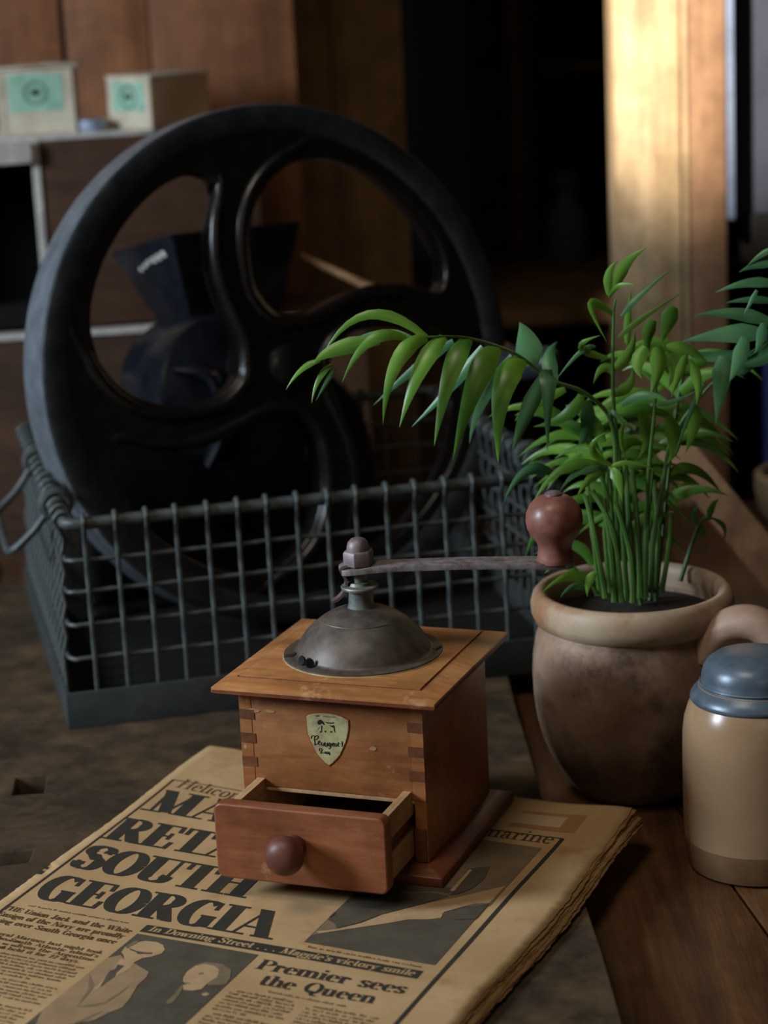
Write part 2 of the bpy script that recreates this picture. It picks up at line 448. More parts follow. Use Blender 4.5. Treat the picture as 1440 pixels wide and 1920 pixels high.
SCRIPT=[[(-0.01174, 0.07853), (-0.01138, 0.0799), (-0.01011, 0.08055), (-0.00961, 0.07978), (-0.00986, 0.07789), (-0.00954, 0.07631), (-0.00991, 0.0748)], [(-0.00963, 0.07952), (-0.00806, 0.08072), (-0.00741, 0.0801), (-0.00789, 0.07886), (-0.00931, 0.07793)], [(-0.00963, 0.07482), (-0.00779, 0.07592), (-0.00665, 0.07682), (-0.00687, 0.07761), (-0.00761, 0.07674), (-0.00729, 0.07516), (-0.0059, 0.07554)], [(-0.00555, 0.07691), (-0.0055, 0.07531), (-0.00458, 0.07485), (-0.00393, 0.07652), (-0.00389, 0.07491)], [(-0.00336, 0.0771), (-0.00336, 0.07469), (-0.0024, 0.07477), (-0.00187, 0.07696), (-0.00185, 0.07482)], [(0.00031, 0.07688), (-0.00065, 0.0768), (-0.00102, 0.07516), (-0.00021, 0.07496), (0.00029, 0.07661), (-0.0001, 0.07443), (-0.00085, 0.0733), (-0.00137, 0.07366)], [(0.00119, 0.07562), (0.00205, 0.07649), (0.00182, 0.07714), (0.0011, 0.07641), (0.00129, 0.07509), (0.00226, 0.07531)], [(0.00302, 0.07684), (0.00254, 0.07546), (0.00333, 0.075), (0.00395, 0.07639), (0.00316, 0.07685)], [(0.00484, 0.0778), (0.00457, 0.07537), (0.00551, 0.07519)], [(0.00438, 0.07683), (0.00573, 0.07681)], [(0.00718, 0.07853), (0.00719, 0.07613), (0.0066, 0.07528)], [(0.00615, 0.07698), (0.00777, 0.07698)], [(-0.00696, 0.07143), (-0.00702, 0.07277), (-0.00604, 0.07312), (-0.0054, 0.07237), (-0.00588, 0.07125), (-0.00649, 0.07013), (-0.00483, 0.07054), (-0.00403, 0.07021)], [(-0.00368, 0.07144), (-0.00362, 0.07011)], [(-0.00259, 0.0714), (-0.00318, 0.07068), (-0.00267, 0.07006), (-0.00208, 0.07091), (-0.00259, 0.0714)], [(-0.00172, 0.07), (-0.00151, 0.07123), (-0.00098, 0.07101), (-0.00093, 0.06954)]]
PHOTO={'suit': [(95.1, 294.5), (102.8, 288.7), (108.6, 293.3), (115.2, 294.7), (123.2, 298.5), (127.6, 300.6), (129.4, 306.5), (129.6, 315.7), (131.8, 324.1), (133.8, 332.3), (134.7, 340.0), (131.0, 347.6), (128.2, 356.5), (120.7, 363.8), (104.7, 376.5), (95.8, 357.3), (94.7, 338.0), (94.9, 315.6)], 'head': [(101.3, 285.3), (99.8, 278.9), (102.2, 273.0), (106.7, 268.8), (113.2, 268.0), (118.6, 270.0), (122.3, 274.6), (123.0, 279.2), (119.8, 284.3), (115.9, 287.7), (114.3, 293.2), (111.5, 295.1), (107.7, 292.7), (104.4, 288.1)], 'hair': [(99.8, 278.9), (101.2, 271.3), (103.4, 270.0), (103.6, 273.5), (102.3, 278.0), (102.5, 280.9)], 'shirt': [(105.2, 292.6), (114.3, 293.2), (115.7, 300.3), (113.8, 308.5), (112.7, 323.9), (110.8, 330.1), (108.4, 310.6), (106.6, 299.9)], 'tie': [(107.3, 299.2), (111.5, 299.0), (111.8, 307.5), (113.3, 311.6), (112.4, 325.8), (109.2, 315.0), (107.3, 307.2), (108.6, 303.9)], 'glasses': [(102.9, 279.8), (108.2, 281.3), (113.2, 281.4), (117.8, 280.1), (118.3, 282.0), (114.2, 283.1), (111.1, 284.6), (109.2, 282.9), (104.5, 281.6)], 'lapel': [(98.9, 314.1), (107.9, 323.9), (110.0, 330.4), (112.2, 346.7), (107.6, 329.5)], 'fold': [(122.9, 337.4), (125.3, 322.8), (126.2, 318.0), (126.1, 327.2), (125.1, 336.5)], 'arm': [(111.9, 347.7), (124.8, 337.5), (124.5, 339.4), (118.8, 346.0)], 'sleeve': [(120.1, 362.9), (127.1, 347.3), (127.3, 349.3), (122.8, 362.8)], 'face': [(148.0, 299.6), (146.5, 292.7), (147.4, 285.7), (150.9, 281.9), (156.8, 282.1), (161.7, 285.1), (164.8, 293.3), (163.4, 297.6), (163.1, 302.3), (163.4, 307.7), (159.6, 310.9), (155.0, 311.8), (152.0, 307.4), (153.5, 305.8), (149.9, 303.5)], 'curls': [(145.3, 285.4), (150.7, 279.7), (159.5, 278.7), (167.6, 282.9), (171.3, 290.9), (172.7, 297.8), (169.7, 300.7), (164.3, 302.7), (162.6, 299.7), (163.9, 293.6), (162.5, 286.7), (158.0, 282.6), (151.2, 282.4)], 'collar': [(153.0, 326.9), (152.5, 316.3), (151.3, 307.7), (152.9, 308.9), (155.5, 317.0), (156.4, 326.5), (154.8, 328.4)], 'pearl': [(165.9, 312.2), (167.3, 309.9), (169.9, 310.7), (169.1, 313.1), (167.6, 313.6)], 'brow': [(153.3, 292.9), (155.0, 291.0), (156.3, 292.4), (154.4, 294.1)], 'mouthw': [(151.4, 303.9), (154.8, 304.1), (155.2, 305.2), (152.4, 305.0)]}
SUB={'hull': [(190.0, 211.4), (195.7, 197.3), (203.0, 183.5), (216.0, 167.4), (229.5, 160.4), (241.6, 161.2), (235.6, 170.6), (223.8, 185.1), (215.2, 196.2), (209.0, 208.3), (199.8, 219.6), (195.5, 214.3)], 'tower': [(242.0, 160.1), (239.3, 138.0), (238.0, 123.4), (249.0, 116.1), (252.1, 133.3), (251.0, 146.5), (246.1, 156.6)], 'bow': [(188.8, 208.8), (189.1, 200.7), (190.7, 203.2), (190.3, 208.3)], 'foam': [(189.9, 227.0), (199.4, 220.7), (209.4, 209.2), (216.0, 195.9), (224.2, 185.9), (236.0, 171.5), (247.5, 160.2), (260.4, 145.1), (267.7, 138.3), (266.7, 161.4), (258.6, 165.4), (247.0, 180.6), (248.3, 188.1), (241.4, 192.6), (232.2, 196.0), (223.2, 204.2), (212.1, 213.1), (201.0, 222.0), (193.2, 228.2)], 'sea': [(246.5, 183.8), (254.9, 173.8), (267.2, 162.2), (268.2, 182.8), (256.0, 187.3)], 'mast': [(239.8, 154.7), (239.2, 124.0), (241.2, 124.3), (242.2, 154.9)]}
FRONDS=[([(0.1632, 0.115, 0.1061), (0.1631, 0.115, 0.1814), (0.1603, 0.11, 0.2203), (0.1428, 0.1, 0.2414), (0.1212, 0.09, 0.2524), (0.1003, 0.08, 0.2711), (0.0715, 0.07, 0.2839), (0.0468, 0.06, 0.2875), (0.0185, 0.055, 0.2878)], [((0.111, 0.085, 0.2618), (0.117, 0.0775, 0.2425), (0.1168, 0.07, 0.2123), 0.0112), ((0.0929, 0.078, 0.2682), (0.0886, 0.069, 0.2423), (0.0862, 0.06, 0.2088), 0.015), ((0.0783, 0.072, 0.2732), (0.0721, 0.0635, 0.2475), (0.0589, 0.055, 0.2133), 0.0143), ((0.0639, 0.068, 0.2801), (0.0572, 0.059, 0.2556), (0.0479, 0.05, 0.2235), 0.0123), ((0.0456, 0.062, 0.2814), (0.0397, 0.0535, 0.2607), (0.0277, 0.045, 0.2369), 0.011), ((0.0342, 0.058, 0.2843), (0.0256, 0.0515, 0.265), (0.018, 0.045, 0.2393), 0.0096), ((0.0241, 0.058, 0.2848), (0.0111, 0.054, 0.2787), (-0.0051, 0.05, 0.2642), 0.0071), ((0.0185, 0.055, 0.2878), (-0.0075, 0.0525, 0.2841), (-0.0215, 0.05, 0.2763), 0.0096), ((-0.0173, 0.052, 0.2779), (-0.0283, 0.051, 0.2735), (-0.0384, 0.05, 0.2617), 0.0038), ((-0.0106, 0.055, 0.2745), (-0.0186, 0.0525, 0.267), (-0.0237, 0.05, 0.2529), 0.0038), ((-0.0088, 0.055, 0.2725), (-0.0149, 0.0525, 0.2636), (-0.0211, 0.05, 0.2541), 0.0029), ((0.0467, 0.06, 0.2868), (0.0123, 0.06, 0.3026), (-0.0165, 0.06, 0.2784), 0.0064), ((0.1094, 0.085, 0.2625), (0.1078, 0.0875, 0.2772), (0.1038, 0.09, 0.2888), 0.0157), ((0.0809, 0.09, 0.2748), (0.0624, 0.095, 0.2517), (0.0358, 0.1, 0.2252), 0.0072), ((0.0989, 0.095, 0.2671), (0.0804, 0.1025, 0.2393), (0.0714, 0.11, 0.2104), 0.0079), ((0.0632, 0.09, 0.279), (0.0399, 0.095, 0.2627), (0.0127, 0.1, 0.2398), 0.0066), ((0.1185, 0.1, 0.253), (0.1069, 0.11, 0.2263), (0.0985, 0.12, 0.2007), 0.01), ((0.0402, 0.07, 0.2835), (0.0213, 0.075, 0.2885), (0.0002, 0.08, 0.2838), 0.0052), ((0.1249, 0.1, 0.249), (0.1229, 0.11, 0.2626), (0.129, 0.12, 0.2706), 0.0093)]), ([(0.174, 0.12, 0.103), (0.167, 0.12, 0.18), (0.1629, 0.115, 0.2226), (0.1619, 0.11, 0.2507), (0.163, 0.11, 0.284), (0.1646, 0.11, 0.2972)], [((0.165, 0.11, 0.3037), (0.1715, 0.11, 0.3182), (0.1845, 0.11, 0.3277), 0.009), ((0.1607, 0.11, 0.2997), (0.1612, 0.1125, 0.3128), (0.1676, 0.115, 0.3197), 0.0067), ((0.1606, 0.11, 0.298), (0.1668, 0.105, 0.306), (0.175, 0.1, 0.3067), 0.0037), ((0.1676, 0.11, 0.2861), (0.1823, 0.115, 0.2995), (0.203, 0.12, 0.3144), 0.0053), ((0.166, 0.11, 0.2729), (0.1827, 0.115, 0.2842), (0.2094, 0.12, 0.2988), 0.0047), ((0.163, 0.11, 0.2873), (0.1489, 0.105, 0.2954), (0.1577, 0.1, 0.272), 0.0067), ((0.1588, 0.11, 0.2602), (0.1424, 0.105, 0.2692), (0.1535, 0.1, 0.2765), 0.0067), ((0.1514, 0.11, 0.2679), (0.141, 0.105, 0.2653), (0.1253, 0.1, 0.2496), 0.0043), ((0.1718, 0.115, 0.2677), (0.1731, 0.1175, 0.2856), (0.1757, 0.12, 0.3008), 0.006), ((0.1623, 0.11, 0.2506), (0.1557, 0.11, 0.2543), (0.1496, 0.11, 0.2445), 0.0074), ((0.1641, 0.12, 0.2521), (0.1742, 0.125, 0.2608), (0.1784, 0.13, 0.2733), 0.0088), ((0.1631, 0.12, 0.2352), (0.1738, 0.125, 0.2405), (0.1763, 0.13, 0.2496), 0.0088)]), ([(0.1873, 0.13, 0.1023), (0.1966, 0.14, 0.1738), (0.2028, 0.14, 0.2015), (0.2222, 0.135, 0.231), (0.2417, 0.13, 0.2492), (0.2635, 0.12, 0.2674)], [((0.2643, 0.12, 0.3127), (0.2531, 0.12, 0.3123), (0.2421, 0.12, 0.3082), 0.0054), ((0.2652, 0.12, 0.2997), (0.248, 0.12, 0.3016), (0.2272, 0.12, 0.2963), 0.0067), ((0.2643, 0.12, 0.3226), (0.2551, 0.12, 0.3178), (0.2471, 0.12, 0.3116), 0.0037), ((0.267, 0.13, 0.2875), (0.2504, 0.13, 0.2893), (0.2354, 0.13, 0.288), 0.0047), ((0.2515, 0.11, 0.2982), (0.2479, 0.11, 0.2911), (0.2432, 0.11, 0.2834), 0.003), ((0.2628, 0.12, 0.2755), (0.2393, 0.12, 0.2827), (0.2138, 0.12, 0.2826), 0.0081), ((0.2559, 0.115, 0.2703), (0.2338, 0.115, 0.2711), (0.2049, 0.115, 0.2675), 0.0121), ((0.2495, 0.12, 0.258), (0.2215, 0.12, 0.2567), (0.2056, 0.12, 0.2629), 0.0074), ((0.2634, 0.12, 0.2594), (0.2521, 0.12, 0.2525), (0.2381, 0.12, 0.2505), 0.0094), ((0.2312, 0.11, 0.258), (0.2282, 0.105, 0.2416), (0.2239, 0.1, 0.2173), 0.012), ((0.2433, 0.105, 0.2703), (0.2385, 0.1025, 0.2556), (0.2324, 0.1, 0.2437), 0.0093), ((0.2539, 0.1, 0.2792), (0.2519, 0.1, 0.2697), (0.2486, 0.1, 0.2609), 0.0066), ((0.2619, 0.13, 0.2624), (0.2484, 0.13, 0.2461), (0.2417, 0.13, 0.243), 0.0068)]), ([(0.1779, 0.11, 0.1079), (0.1826, 0.11, 0.1816), (0.1871, 0.105, 0.2302), (0.1883, 0.1, 0.2645)], [((0.1812, 0.1, 0.2682), (0.1758, 0.095, 0.2594), (0.1773, 0.09, 0.2503), 0.0106), ((0.1881, 0.098, 0.2682), (0.188, 0.094, 0.2557), (0.1833, 0.09, 0.2414), 0.0126), ((0.2056, 0.1, 0.261), (0.2005, 0.095, 0.2502), (0.195, 0.09, 0.2378), 0.0073), ((0.2079, 0.1, 0.2583), (0.2122, 0.095, 0.2457), (0.2104, 0.09, 0.2321), 0.008), ((0.1942, 0.1, 0.2669), (0.2073, 0.1, 0.2653), (0.2203, 0.1, 0.255), 0.0086), ((0.1935, 0.1, 0.2643), (0.1976, 0.0975, 0.2546), (0.1932, 0.095, 0.2419), 0.0086), ((0.164, 0.085, 0.2354), (0.1794, 0.0825, 0.2417), (0.1933, 0.08, 0.2366), 0.0072), ((0.1579, 0.085, 0.2257), (0.1587, 0.0825, 0.2315), (0.1658, 0.08, 0.223), 0.0052), ((0.2033, 0.13, 0.2872), (0.1985, 0.125, 0.2782), (0.1936, 0.12, 0.2658), 0.0129), ((0.1902, 0.13, 0.2794), (0.1867, 0.13, 0.2695), (0.1875, 0.13, 0.2593), 0.0102), ((0.1871, 0.1, 0.2312), (0.2003, 0.1, 0.2339), (0.2136, 0.1, 0.24), 0.004), ((0.22, 0.12, 0.2392), (0.2131, 0.12, 0.2259), (0.1999, 0.12, 0.1922), 0.0047), ((0.1796, 0.12, 0.2241), (0.185, 0.125, 0.2057), (0.1786, 0.13, 0.191), 0.0114), ((0.1963, 0.12, 0.2199), (0.2018, 0.125, 0.2014), (0.1972, 0.13, 0.1866), 0.0121), ((0.2146, 0.13, 0.2238), (0.2151, 0.135, 0.2089), (0.2105, 0.14, 0.1907), 0.0115), ((0.1671, 0.1, 0.2221), (0.1652, 0.1, 0.2087), (0.1693, 0.1, 0.1966), 0.0033)]), ([(0.1593, 0.11, 0.1088), (0.1591, 0.105, 0.1564), (0.1572, 0.1, 0.1921)], [((0.1563, 0.1, 0.1928), (0.1402, 0.095, 0.1941), (0.1255, 0.09, 0.1824), 0.0083), ((0.1559, 0.1, 0.1921), (0.1454, 0.095, 0.1887), (0.1353, 0.09, 0.1765), 0.008), ((0.1553, 0.1, 0.1935), (0.1284, 0.0925, 0.1959), (0.1078, 0.085, 0.1753), 0.0083), ((0.1227, 0.1, 0.1904), (0.1051, 0.095, 0.1944), (0.0896, 0.09, 0.1746), 0.0086), ((0.1579, 0.1, 0.192), (0.1619, 0.095, 0.1862), (0.1637, 0.09, 0.173), 0.0083), ((0.1584, 0.095, 0.1955), (0.1462, 0.0925, 0.2079), (0.1564, 0.09, 0.2187), 0.0053), ((0.1583, 0.1, 0.1934), (0.1713, 0.1, 0.1955), (0.1874, 0.1, 0.1892), 0.004), ((0.1403, 0.1, 0.2031), (0.1308, 0.1, 0.1968), (0.1223, 0.1, 0.1904), 0.0053), ((0.1555, 0.12, 0.1944), (0.1427, 0.125, 0.2008), (0.126, 0.13, 0.1936), 0.0081), ((0.1532, 0.13, 0.1957), (0.1406, 0.135, 0.2126), (0.1206, 0.14, 0.2125), 0.0102), ((0.1568, 0.13, 0.2025), (0.1475, 0.135, 0.2192), (0.1346, 0.14, 0.2257), 0.0115), ((0.1633, 0.13, 0.1918), (0.1743, 0.135, 0.2005), (0.1884, 0.14, 0.1952), 0.0088), ((0.1431, 0.12, 0.2361), (0.1331, 0.125, 0.222), (0.1131, 0.13, 0.215), 0.0101), ((0.1473, 0.13, 0.2305), (0.1469, 0.13, 0.2134), (0.1397, 0.13, 0.1964), 0.0115), ((0.1331, 0.12, 0.24), (0.1132, 0.125, 0.2298), (0.1014, 0.13, 0.219), 0.0088)]), ([(0.1471, 0.09, 0.1142), (0.1439, 0.09, 0.1203), (0.142, 0.09, 0.1232)], [((0.1456, 0.085, 0.13), (0.1412, 0.0825, 0.1247), (0.1398, 0.08, 0.1165), 0.0056), ((0.1439, 0.09, 0.1196), (0.1298, 0.08, 0.1301), (0.1106, 0.07, 0.123), 0.0066), ((0.1405, 0.09, 0.118), (0.1318, 0.085, 0.1217), (0.1229, 0.08, 0.1166), 0.0046), ((0.1401, 0.12, 0.1147), (0.1305, 0.125, 0.1244), (0.1171, 0.13, 0.1183), 0.0054), ((0.1481, 0.13, 0.1221), (0.1352, 0.135, 0.1356), (0.1113, 0.14, 0.1283), 0.0068), ((0.1181, 0.13, 0.152), (0.1109, 0.13, 0.1417), (0.1054, 0.13, 0.1296), 0.0047)]), ([(0.2074, 0.15, 0.1027), (0.2215, 0.16, 0.1373), (0.2285, 0.16, 0.1416), (0.2355, 0.16, 0.1398)], [((0.2208, 0.16, 0.1373), (0.2181, 0.16, 0.1457), (0.2223, 0.16, 0.1498), 0.0042), ((0.2285, 0.16, 0.1416), (0.2304, 0.16, 0.1494), (0.235, 0.16, 0.1546), 0.0048), ((0.232, 0.16, 0.1404), (0.2383, 0.16, 0.1346), (0.2368, 0.16, 0.1238), 0.0035), ((0.2222, 0.16, 0.1372), (0.2242, 0.16, 0.1317), (0.22, 0.16, 0.1265), 0.0042)])]
STEMS=[[(0.1685, 0.085, 0.1098), (0.1677, 0.085, 0.1406), (0.16, 0.09, 0.1722)], [(0.1577, 0.09, 0.1092), (0.1561, 0.09, 0.1432), (0.1532, 0.1, 0.1734)], [(0.1846, 0.12, 0.1053), (0.187, 0.12, 0.1441), (0.195, 0.13, 0.178)], [(0.162, 0.09, 0.1089), (0.158, 0.09, 0.1534), (0.1463, 0.1, 0.1789)], [(0.1665, 0.1, 0.1068), (0.1651, 0.1, 0.1505), (0.1632, 0.1, 0.1918)], [(0.1531, 0.1, 0.1092), (0.1482, 0.1, 0.1444), (0.1432, 0.11, 0.1732)], [(0.1508, 0.11, 0.1082), (0.1473, 0.11, 0.1487), (0.1451, 0.12, 0.1811)], [(0.175, 0.1, 0.1081), (0.1744, 0.1, 0.15), (0.1727, 0.11, 0.189)], [(0.1638, 0.12, 0.1064), (0.1613, 0.12, 0.1524), (0.1521, 0.12, 0.1911)], [(0.1796, 0.11, 0.105), (0.181, 0.11, 0.147), (0.1863, 0.12, 0.186)], [(0.1735, 0.11, 0.1053), (0.1703, 0.11, 0.1511), (0.1696, 0.12, 0.1937)], [(0.189, 0.13, 0.104), (0.1913, 0.13, 0.1377), (0.1898, 0.14, 0.1741)], [(0.1597, 0.13, 0.1036), (0.1572, 0.13, 0.143), (0.1598, 0.13, 0.185)], [(0.1911, 0.12, 0.105), (0.1967, 0.12, 0.1366), (0.1981, 0.12, 0.1576)]]

# ================================================================== THE ROOM
def panel(name, mat, x0, x1, y0, y1, z0, z1, label=None):
    return struct(MB().box(x0, x1, y0, y1, z0, z1).build(name, M[mat]), label)

FLOOR_Z = -0.80
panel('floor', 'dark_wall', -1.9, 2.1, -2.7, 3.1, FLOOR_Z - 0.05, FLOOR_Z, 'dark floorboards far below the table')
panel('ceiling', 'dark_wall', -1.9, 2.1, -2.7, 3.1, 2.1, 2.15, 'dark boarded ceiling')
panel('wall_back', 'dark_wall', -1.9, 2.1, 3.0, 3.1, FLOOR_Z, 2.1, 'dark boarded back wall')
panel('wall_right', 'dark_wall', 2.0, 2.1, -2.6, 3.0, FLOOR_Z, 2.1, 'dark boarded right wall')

def wall_with_hole(name, label, axis, at, th, a0, a1, h0, h1, mat):
    m = MB()
    def bx(p0, p1, z0, z1):
        if axis == 'x': m.box(at, at + th, p0, p1, z0, z1)
        else: m.box(p0, p1, at, at + th, z0, z1)
    lo, hi = (-2.6, 3.0) if axis == 'x' else (-1.8, 2.0)
    bx(lo, a0, FLOOR_Z, 2.1); bx(a1, hi, FLOOR_Z, 2.1)
    bx(a0, a1, FLOOR_Z, h0); bx(a0, a1, h1, 2.1)
    return struct(m.build(name, M[mat]), label)
wall_with_hole('wall_left', 'left wall with the window opening', 'x', -1.75, 0.1, -0.66, -0.10, 0.54, 1.18, 'plaster')
wall_with_hole('wall_front', 'wall behind the viewer with a doorway added for fill light', 'y', -2.45, 0.1, -0.9, 0.25, FLOOR_Z, 2.05, 'plaster')

# boarded partition behind the crate, each board its own plank
part_root = struct(thing('wall_partition', 'reddish brown upright boards behind the crate', 'wall', (-0.2, 1.16, FLOOR_Z)))
del part_root['category']
xs = [-0.78, -0.60, -0.452, -0.302, -0.209, -0.0535]
for i in range(len(xs) - 1):
    dy = [0.0, 0.004, -0.003, 0.003, -0.006][i]
    MB().box(xs[i] + 0.2 + 0.0012, xs[i + 1] + 0.2 - 0.0012, dy, dy + 0.022, 0, 2.0).build('plank', M['partition'], part_root, bevel=0.0015)
far_root = struct(thing('wall_partition_far', 'dull olive brown boards standing further back', 'wall', (0.0, 1.30, FLOOR_Z)))
del far_root['category']
for x0, x1 in ((-0.16, -0.02), (-0.018, 0.062)):
    MB().box(x0, x1, 0, 0.022, 0, 2.0).build('plank', M['partition_far'], far_root, bevel=0.0015)

# far uprights and ledge deep in the dark
def upright(name, label, mat, x0, x1, y0, y1, z0, z1, cat='post', bev=0.003):
    o = MB().box(x0 - (x0 + x1) / 2, x1 - (x0 + x1) / 2, 0, y1 - y0, 0, z1 - z0).build(name, M[mat], bevel=bev)
    o.location = ((x0 + x1) / 2, y0, z0)
    return tag(o, label, cat)
upright('timber_stud', 'dim narrow brown stud upright in the dark background', 'partition_far', 0.219, 0.243, 1.92, 1.96, FLOOR_Z, 2.09)
upright('timber_board', 'very dark red board beside the dim narrow stud', 'crate', 0.170, 0.2185, 1.94, 1.97, FLOOR_Z, 2.09, 'board')

# ================================================================== TABLE AND SLAB
ZT = -0.0248          # top of the table planks
ZS = -0.0068          # top of the slab
tab = thing('plank_table', 'dark brown table of worn rough planks under the pot and jar', 'table', (0.1, 0.1, FLOOR_Z))
ang = radians(7)
k = 0
xx = -0.66
while xx < 1.05:
    w = 0.15
    dz = RND.uniform(-0.0012, 0.0)
    mt = Matrix.Translation((0, 0, ZT - FLOOR_Z + dz)) @ Matrix.Rotation(ang, 4, 'Z')
    MB().box(xx + 0.0009, xx + w - 0.0009, -0.75, 0.72, -0.035, 0, mt).build('plank', M['plank'], tab, bevel=0.0018)
    xx += w
MB().box(-0.7, 0.8, -0.45, -0.37, ZT - FLOOR_Z - 0.11, ZT - FLOOR_Z - 0.037).box(-0.7, 0.8, 0.42, 0.50, ZT - FLOOR_Z - 0.11, ZT - FLOOR_Z - 0.037).build('apron', M['plank'], tab)
for sx in (-0.65, 0.68):
    for sy in (-0.41, 0.46):
        MB().box(sx, sx + 0.07, sy - 0.035, sy + 0.035, 0, ZT - FLOOR_Z - 0.037).build('leg', M['plank'], tab, bevel=0.004)

slab_o = [(0.128, -0.62), (0.1225, -0.36), (0.1205, -0.245), (0.119, -0.16), (0.1155, -0.082), (0.110, -0.02), (0.1050, 0.061), (0.1045, 0.11), (0.1035, 0.158), (0.1015, 0.223), (0.1, 0.31), (0.097, 0.44), (0.094, 0.62), (-0.62, 0.62), (-0.62, -0.62)]
h1 = [(-0.2361, 0.1391), (-0.2145, 0.1411), (-0.2116, 0.1072), (-0.2338, 0.1054)]
h2 = [(-0.262, 0.0128), (-0.2052, 0.0144), (-0.2055, -0.0058), (-0.236, -0.0118), (-0.264, -0.011)]
vs, fs = curve_mesh([slab_o, h1, h2], (ZS - ZT) / 2 - 0.001, 0.001, 1)
slab = MB().add([(v.x + 0.2, v.y, v.z + (ZS - ZT) / 2) for v in vs], fs).build('bench_slab', M['slab'], smooth=True, angle=30)
slab.location = (-0.2, 0.0, ZT)
tag(slab, 'old stained wooden slab with square mortise holes under newspaper and basket', 'slab')

# ================================================================== NEWSPAPER
TLX, TLY = -0.1073, 0.1577
U0 = (0.8805, -0.4741); V0 = (0.4741, 0.8805)
NEWS = thing('newspaper', 'yellowed folded newspaper with bold black headline lying under the wooden grinder', 'newspaper', (TLX, TLY, ZS))
def hgt(s, t):
    h = 0.00035 * sin(s / 41 + t / 67) + 0.00028 * sin(t / 52 - s / 90 + 1) - 0.00065
    h += 0.0032 * math.exp(-((s - 5) ** 2 + (t - 15) ** 2) / 55 ** 2)
    h += 0.0026 * math.exp(-((s - 300) ** 2 + (t - 5) ** 2) / 45 ** 2)
    h += 0.0016 * math.exp(-((s - 296) ** 2) / 22 ** 2) * (0.5 + 0.3 * sin(t / 19))
    return h - ZS
def PGW(s, t, dz=0.0):
    so = s + 0.068 * t; to = t - 0.025 * s
    return ((so * U0[0] - to * V0[0]) / 1000, (so * U0[1] - to * V0[1]) / 1000, hgt(s, t) + dz)

def page(i, mat):
    rr = random.Random(50 + i)
    ph = [rr.uniform(0, 6) for _ in range(6)]
    ns, ntt = 44, 150
    s_in = [0, 2.2, -1.0, 1.5, 3.0, 2.0, 3.5, 1.0, 2.4, 3.2][i]
    e_r = [0, 0.6, 1.6, 1.0, 2.4, 4.6, 6.0, 5.0, 7.0, 6.2][i]
    vs = []
    T1 = 395.0
    walk = 0.0
    for b in range(ntt + 1):
        tv = b / ntt
        t_nom = tv * T1
        walk = 0.82 * walk + rr.uniform(-0.9, 0.9)
        jag = 1.3 * walk + rr.uniform(-0.9, 0.9)
        re = 303 + e_r + 3.0 * math.exp(-((t_nom - 150) / 60) ** 2) + 0.35 * jag + 0.7 * sin(t_nom / 40 + ph[2])
        le = s_in - 0.4 + 0.5 * sin(t_nom / 21 + ph[3]) + rr.uniform(-0.35, 0.35)
        if i == 0 and 200 < t_nom < 212: le += 3.5
        for a in range(ns + 1):
            f = a / ns
            f = f if f < 0.9 else 0.9 + (f - 0.9)
            s = le + (re - le) * f
            top = 4 + 0.028 * s - 3.5 * math.exp(-((s - 20) / 40) ** 2) + 0.7 * sin(s / 11 + ph[4]) + (1.4 * i if i < 3 else 2.0) * (-1 if i % 2 else 1) * 0.5
            t = top + (T1 - top) * tv
            z = -0.00052 * i
            if i > 0:
                z -= 0.0006 * i * max(0, (s - 270) / 40) * max(0, 1 - t / 60)
            x, y, h = PGW(s, t, z)
            vs.append((x, y, max(h, 0.0006 if x + TLX < 0.1 else -0.004)))
    fs = []
    for b in range(ntt):
        for a in range(ns):
            q = b * (ns + 1) + a
            fs.append((q, q + ns + 1, q + ns + 2, q + 1))
    o = MB().add(vs, fs).build('page', mat, NEWS, smooth=True, angle=60)
    so = o.modifiers.new('paper_thickness', 'SOLIDIFY')
    so.thickness = 0.00028; so.offset = -1
    return o
pages = [page(i, M['paper'] if i == 0 else M['paper_edge']) for i in range(10)]
TOP = pages[0]

# ---- printing on the page: every shape is draped over the sheet
def split_tri(tri, out, lim=7.0):
    a, b, c = tri
    d = [math.dist(a, b), math.dist(b, c), math.dist(c, a)]
    m = max(d)
    if m < lim:
        out.append(tri); return
    i = d.index(m)
    p, q, r = (a, b, c) if i == 0 else (b, c, a) if i == 1 else (c, a, b)
    mid = ((p[0] + q[0]) / 2, (p[1] + q[1]) / 2)
    split_tri((p, mid, r), out, lim); split_tri((mid, q, r), out, lim)

class Print:
    def __init__(self): self.tris = []
    def poly(self, pts, dz=0.0):
        t = tessellate_polygon([[Vector((p[0], p[1], 0)) for p in pts]])
        for q in t:
            o = []
            split_tri(tuple(tuple(pts[i][:2]) for i in q), o)
            self.tris += [(x, dz) for x in o]
        return self
    def quad(self, s0, t0, s1, t1, dz=0.0):
        return self.poly([(s0, t0), (s1, t0), (s1, t1), (s0, t1)], dz)
    def build(self, name, mat, base=0.00022):
        vs = []; fs = []
        for tri, dz in self.tris:
            k = len(vs)
            p = [PGW(q[0], q[1], base + dz) for q in tri]
            n = (Vector(p[1]) - Vector(p[0])).cross(Vector(p[2]) - Vector(p[0]))
            if n.z < 0: p = [p[0], p[2], p[1]]
            vs += p; fs.append((k, k + 1, k + 2))
        me = bpy.data.meshes.new(name)
        me.from_pydata(vs, [], fs); me.materials.append(mat); me.update()
        return link(name, me, TOP)

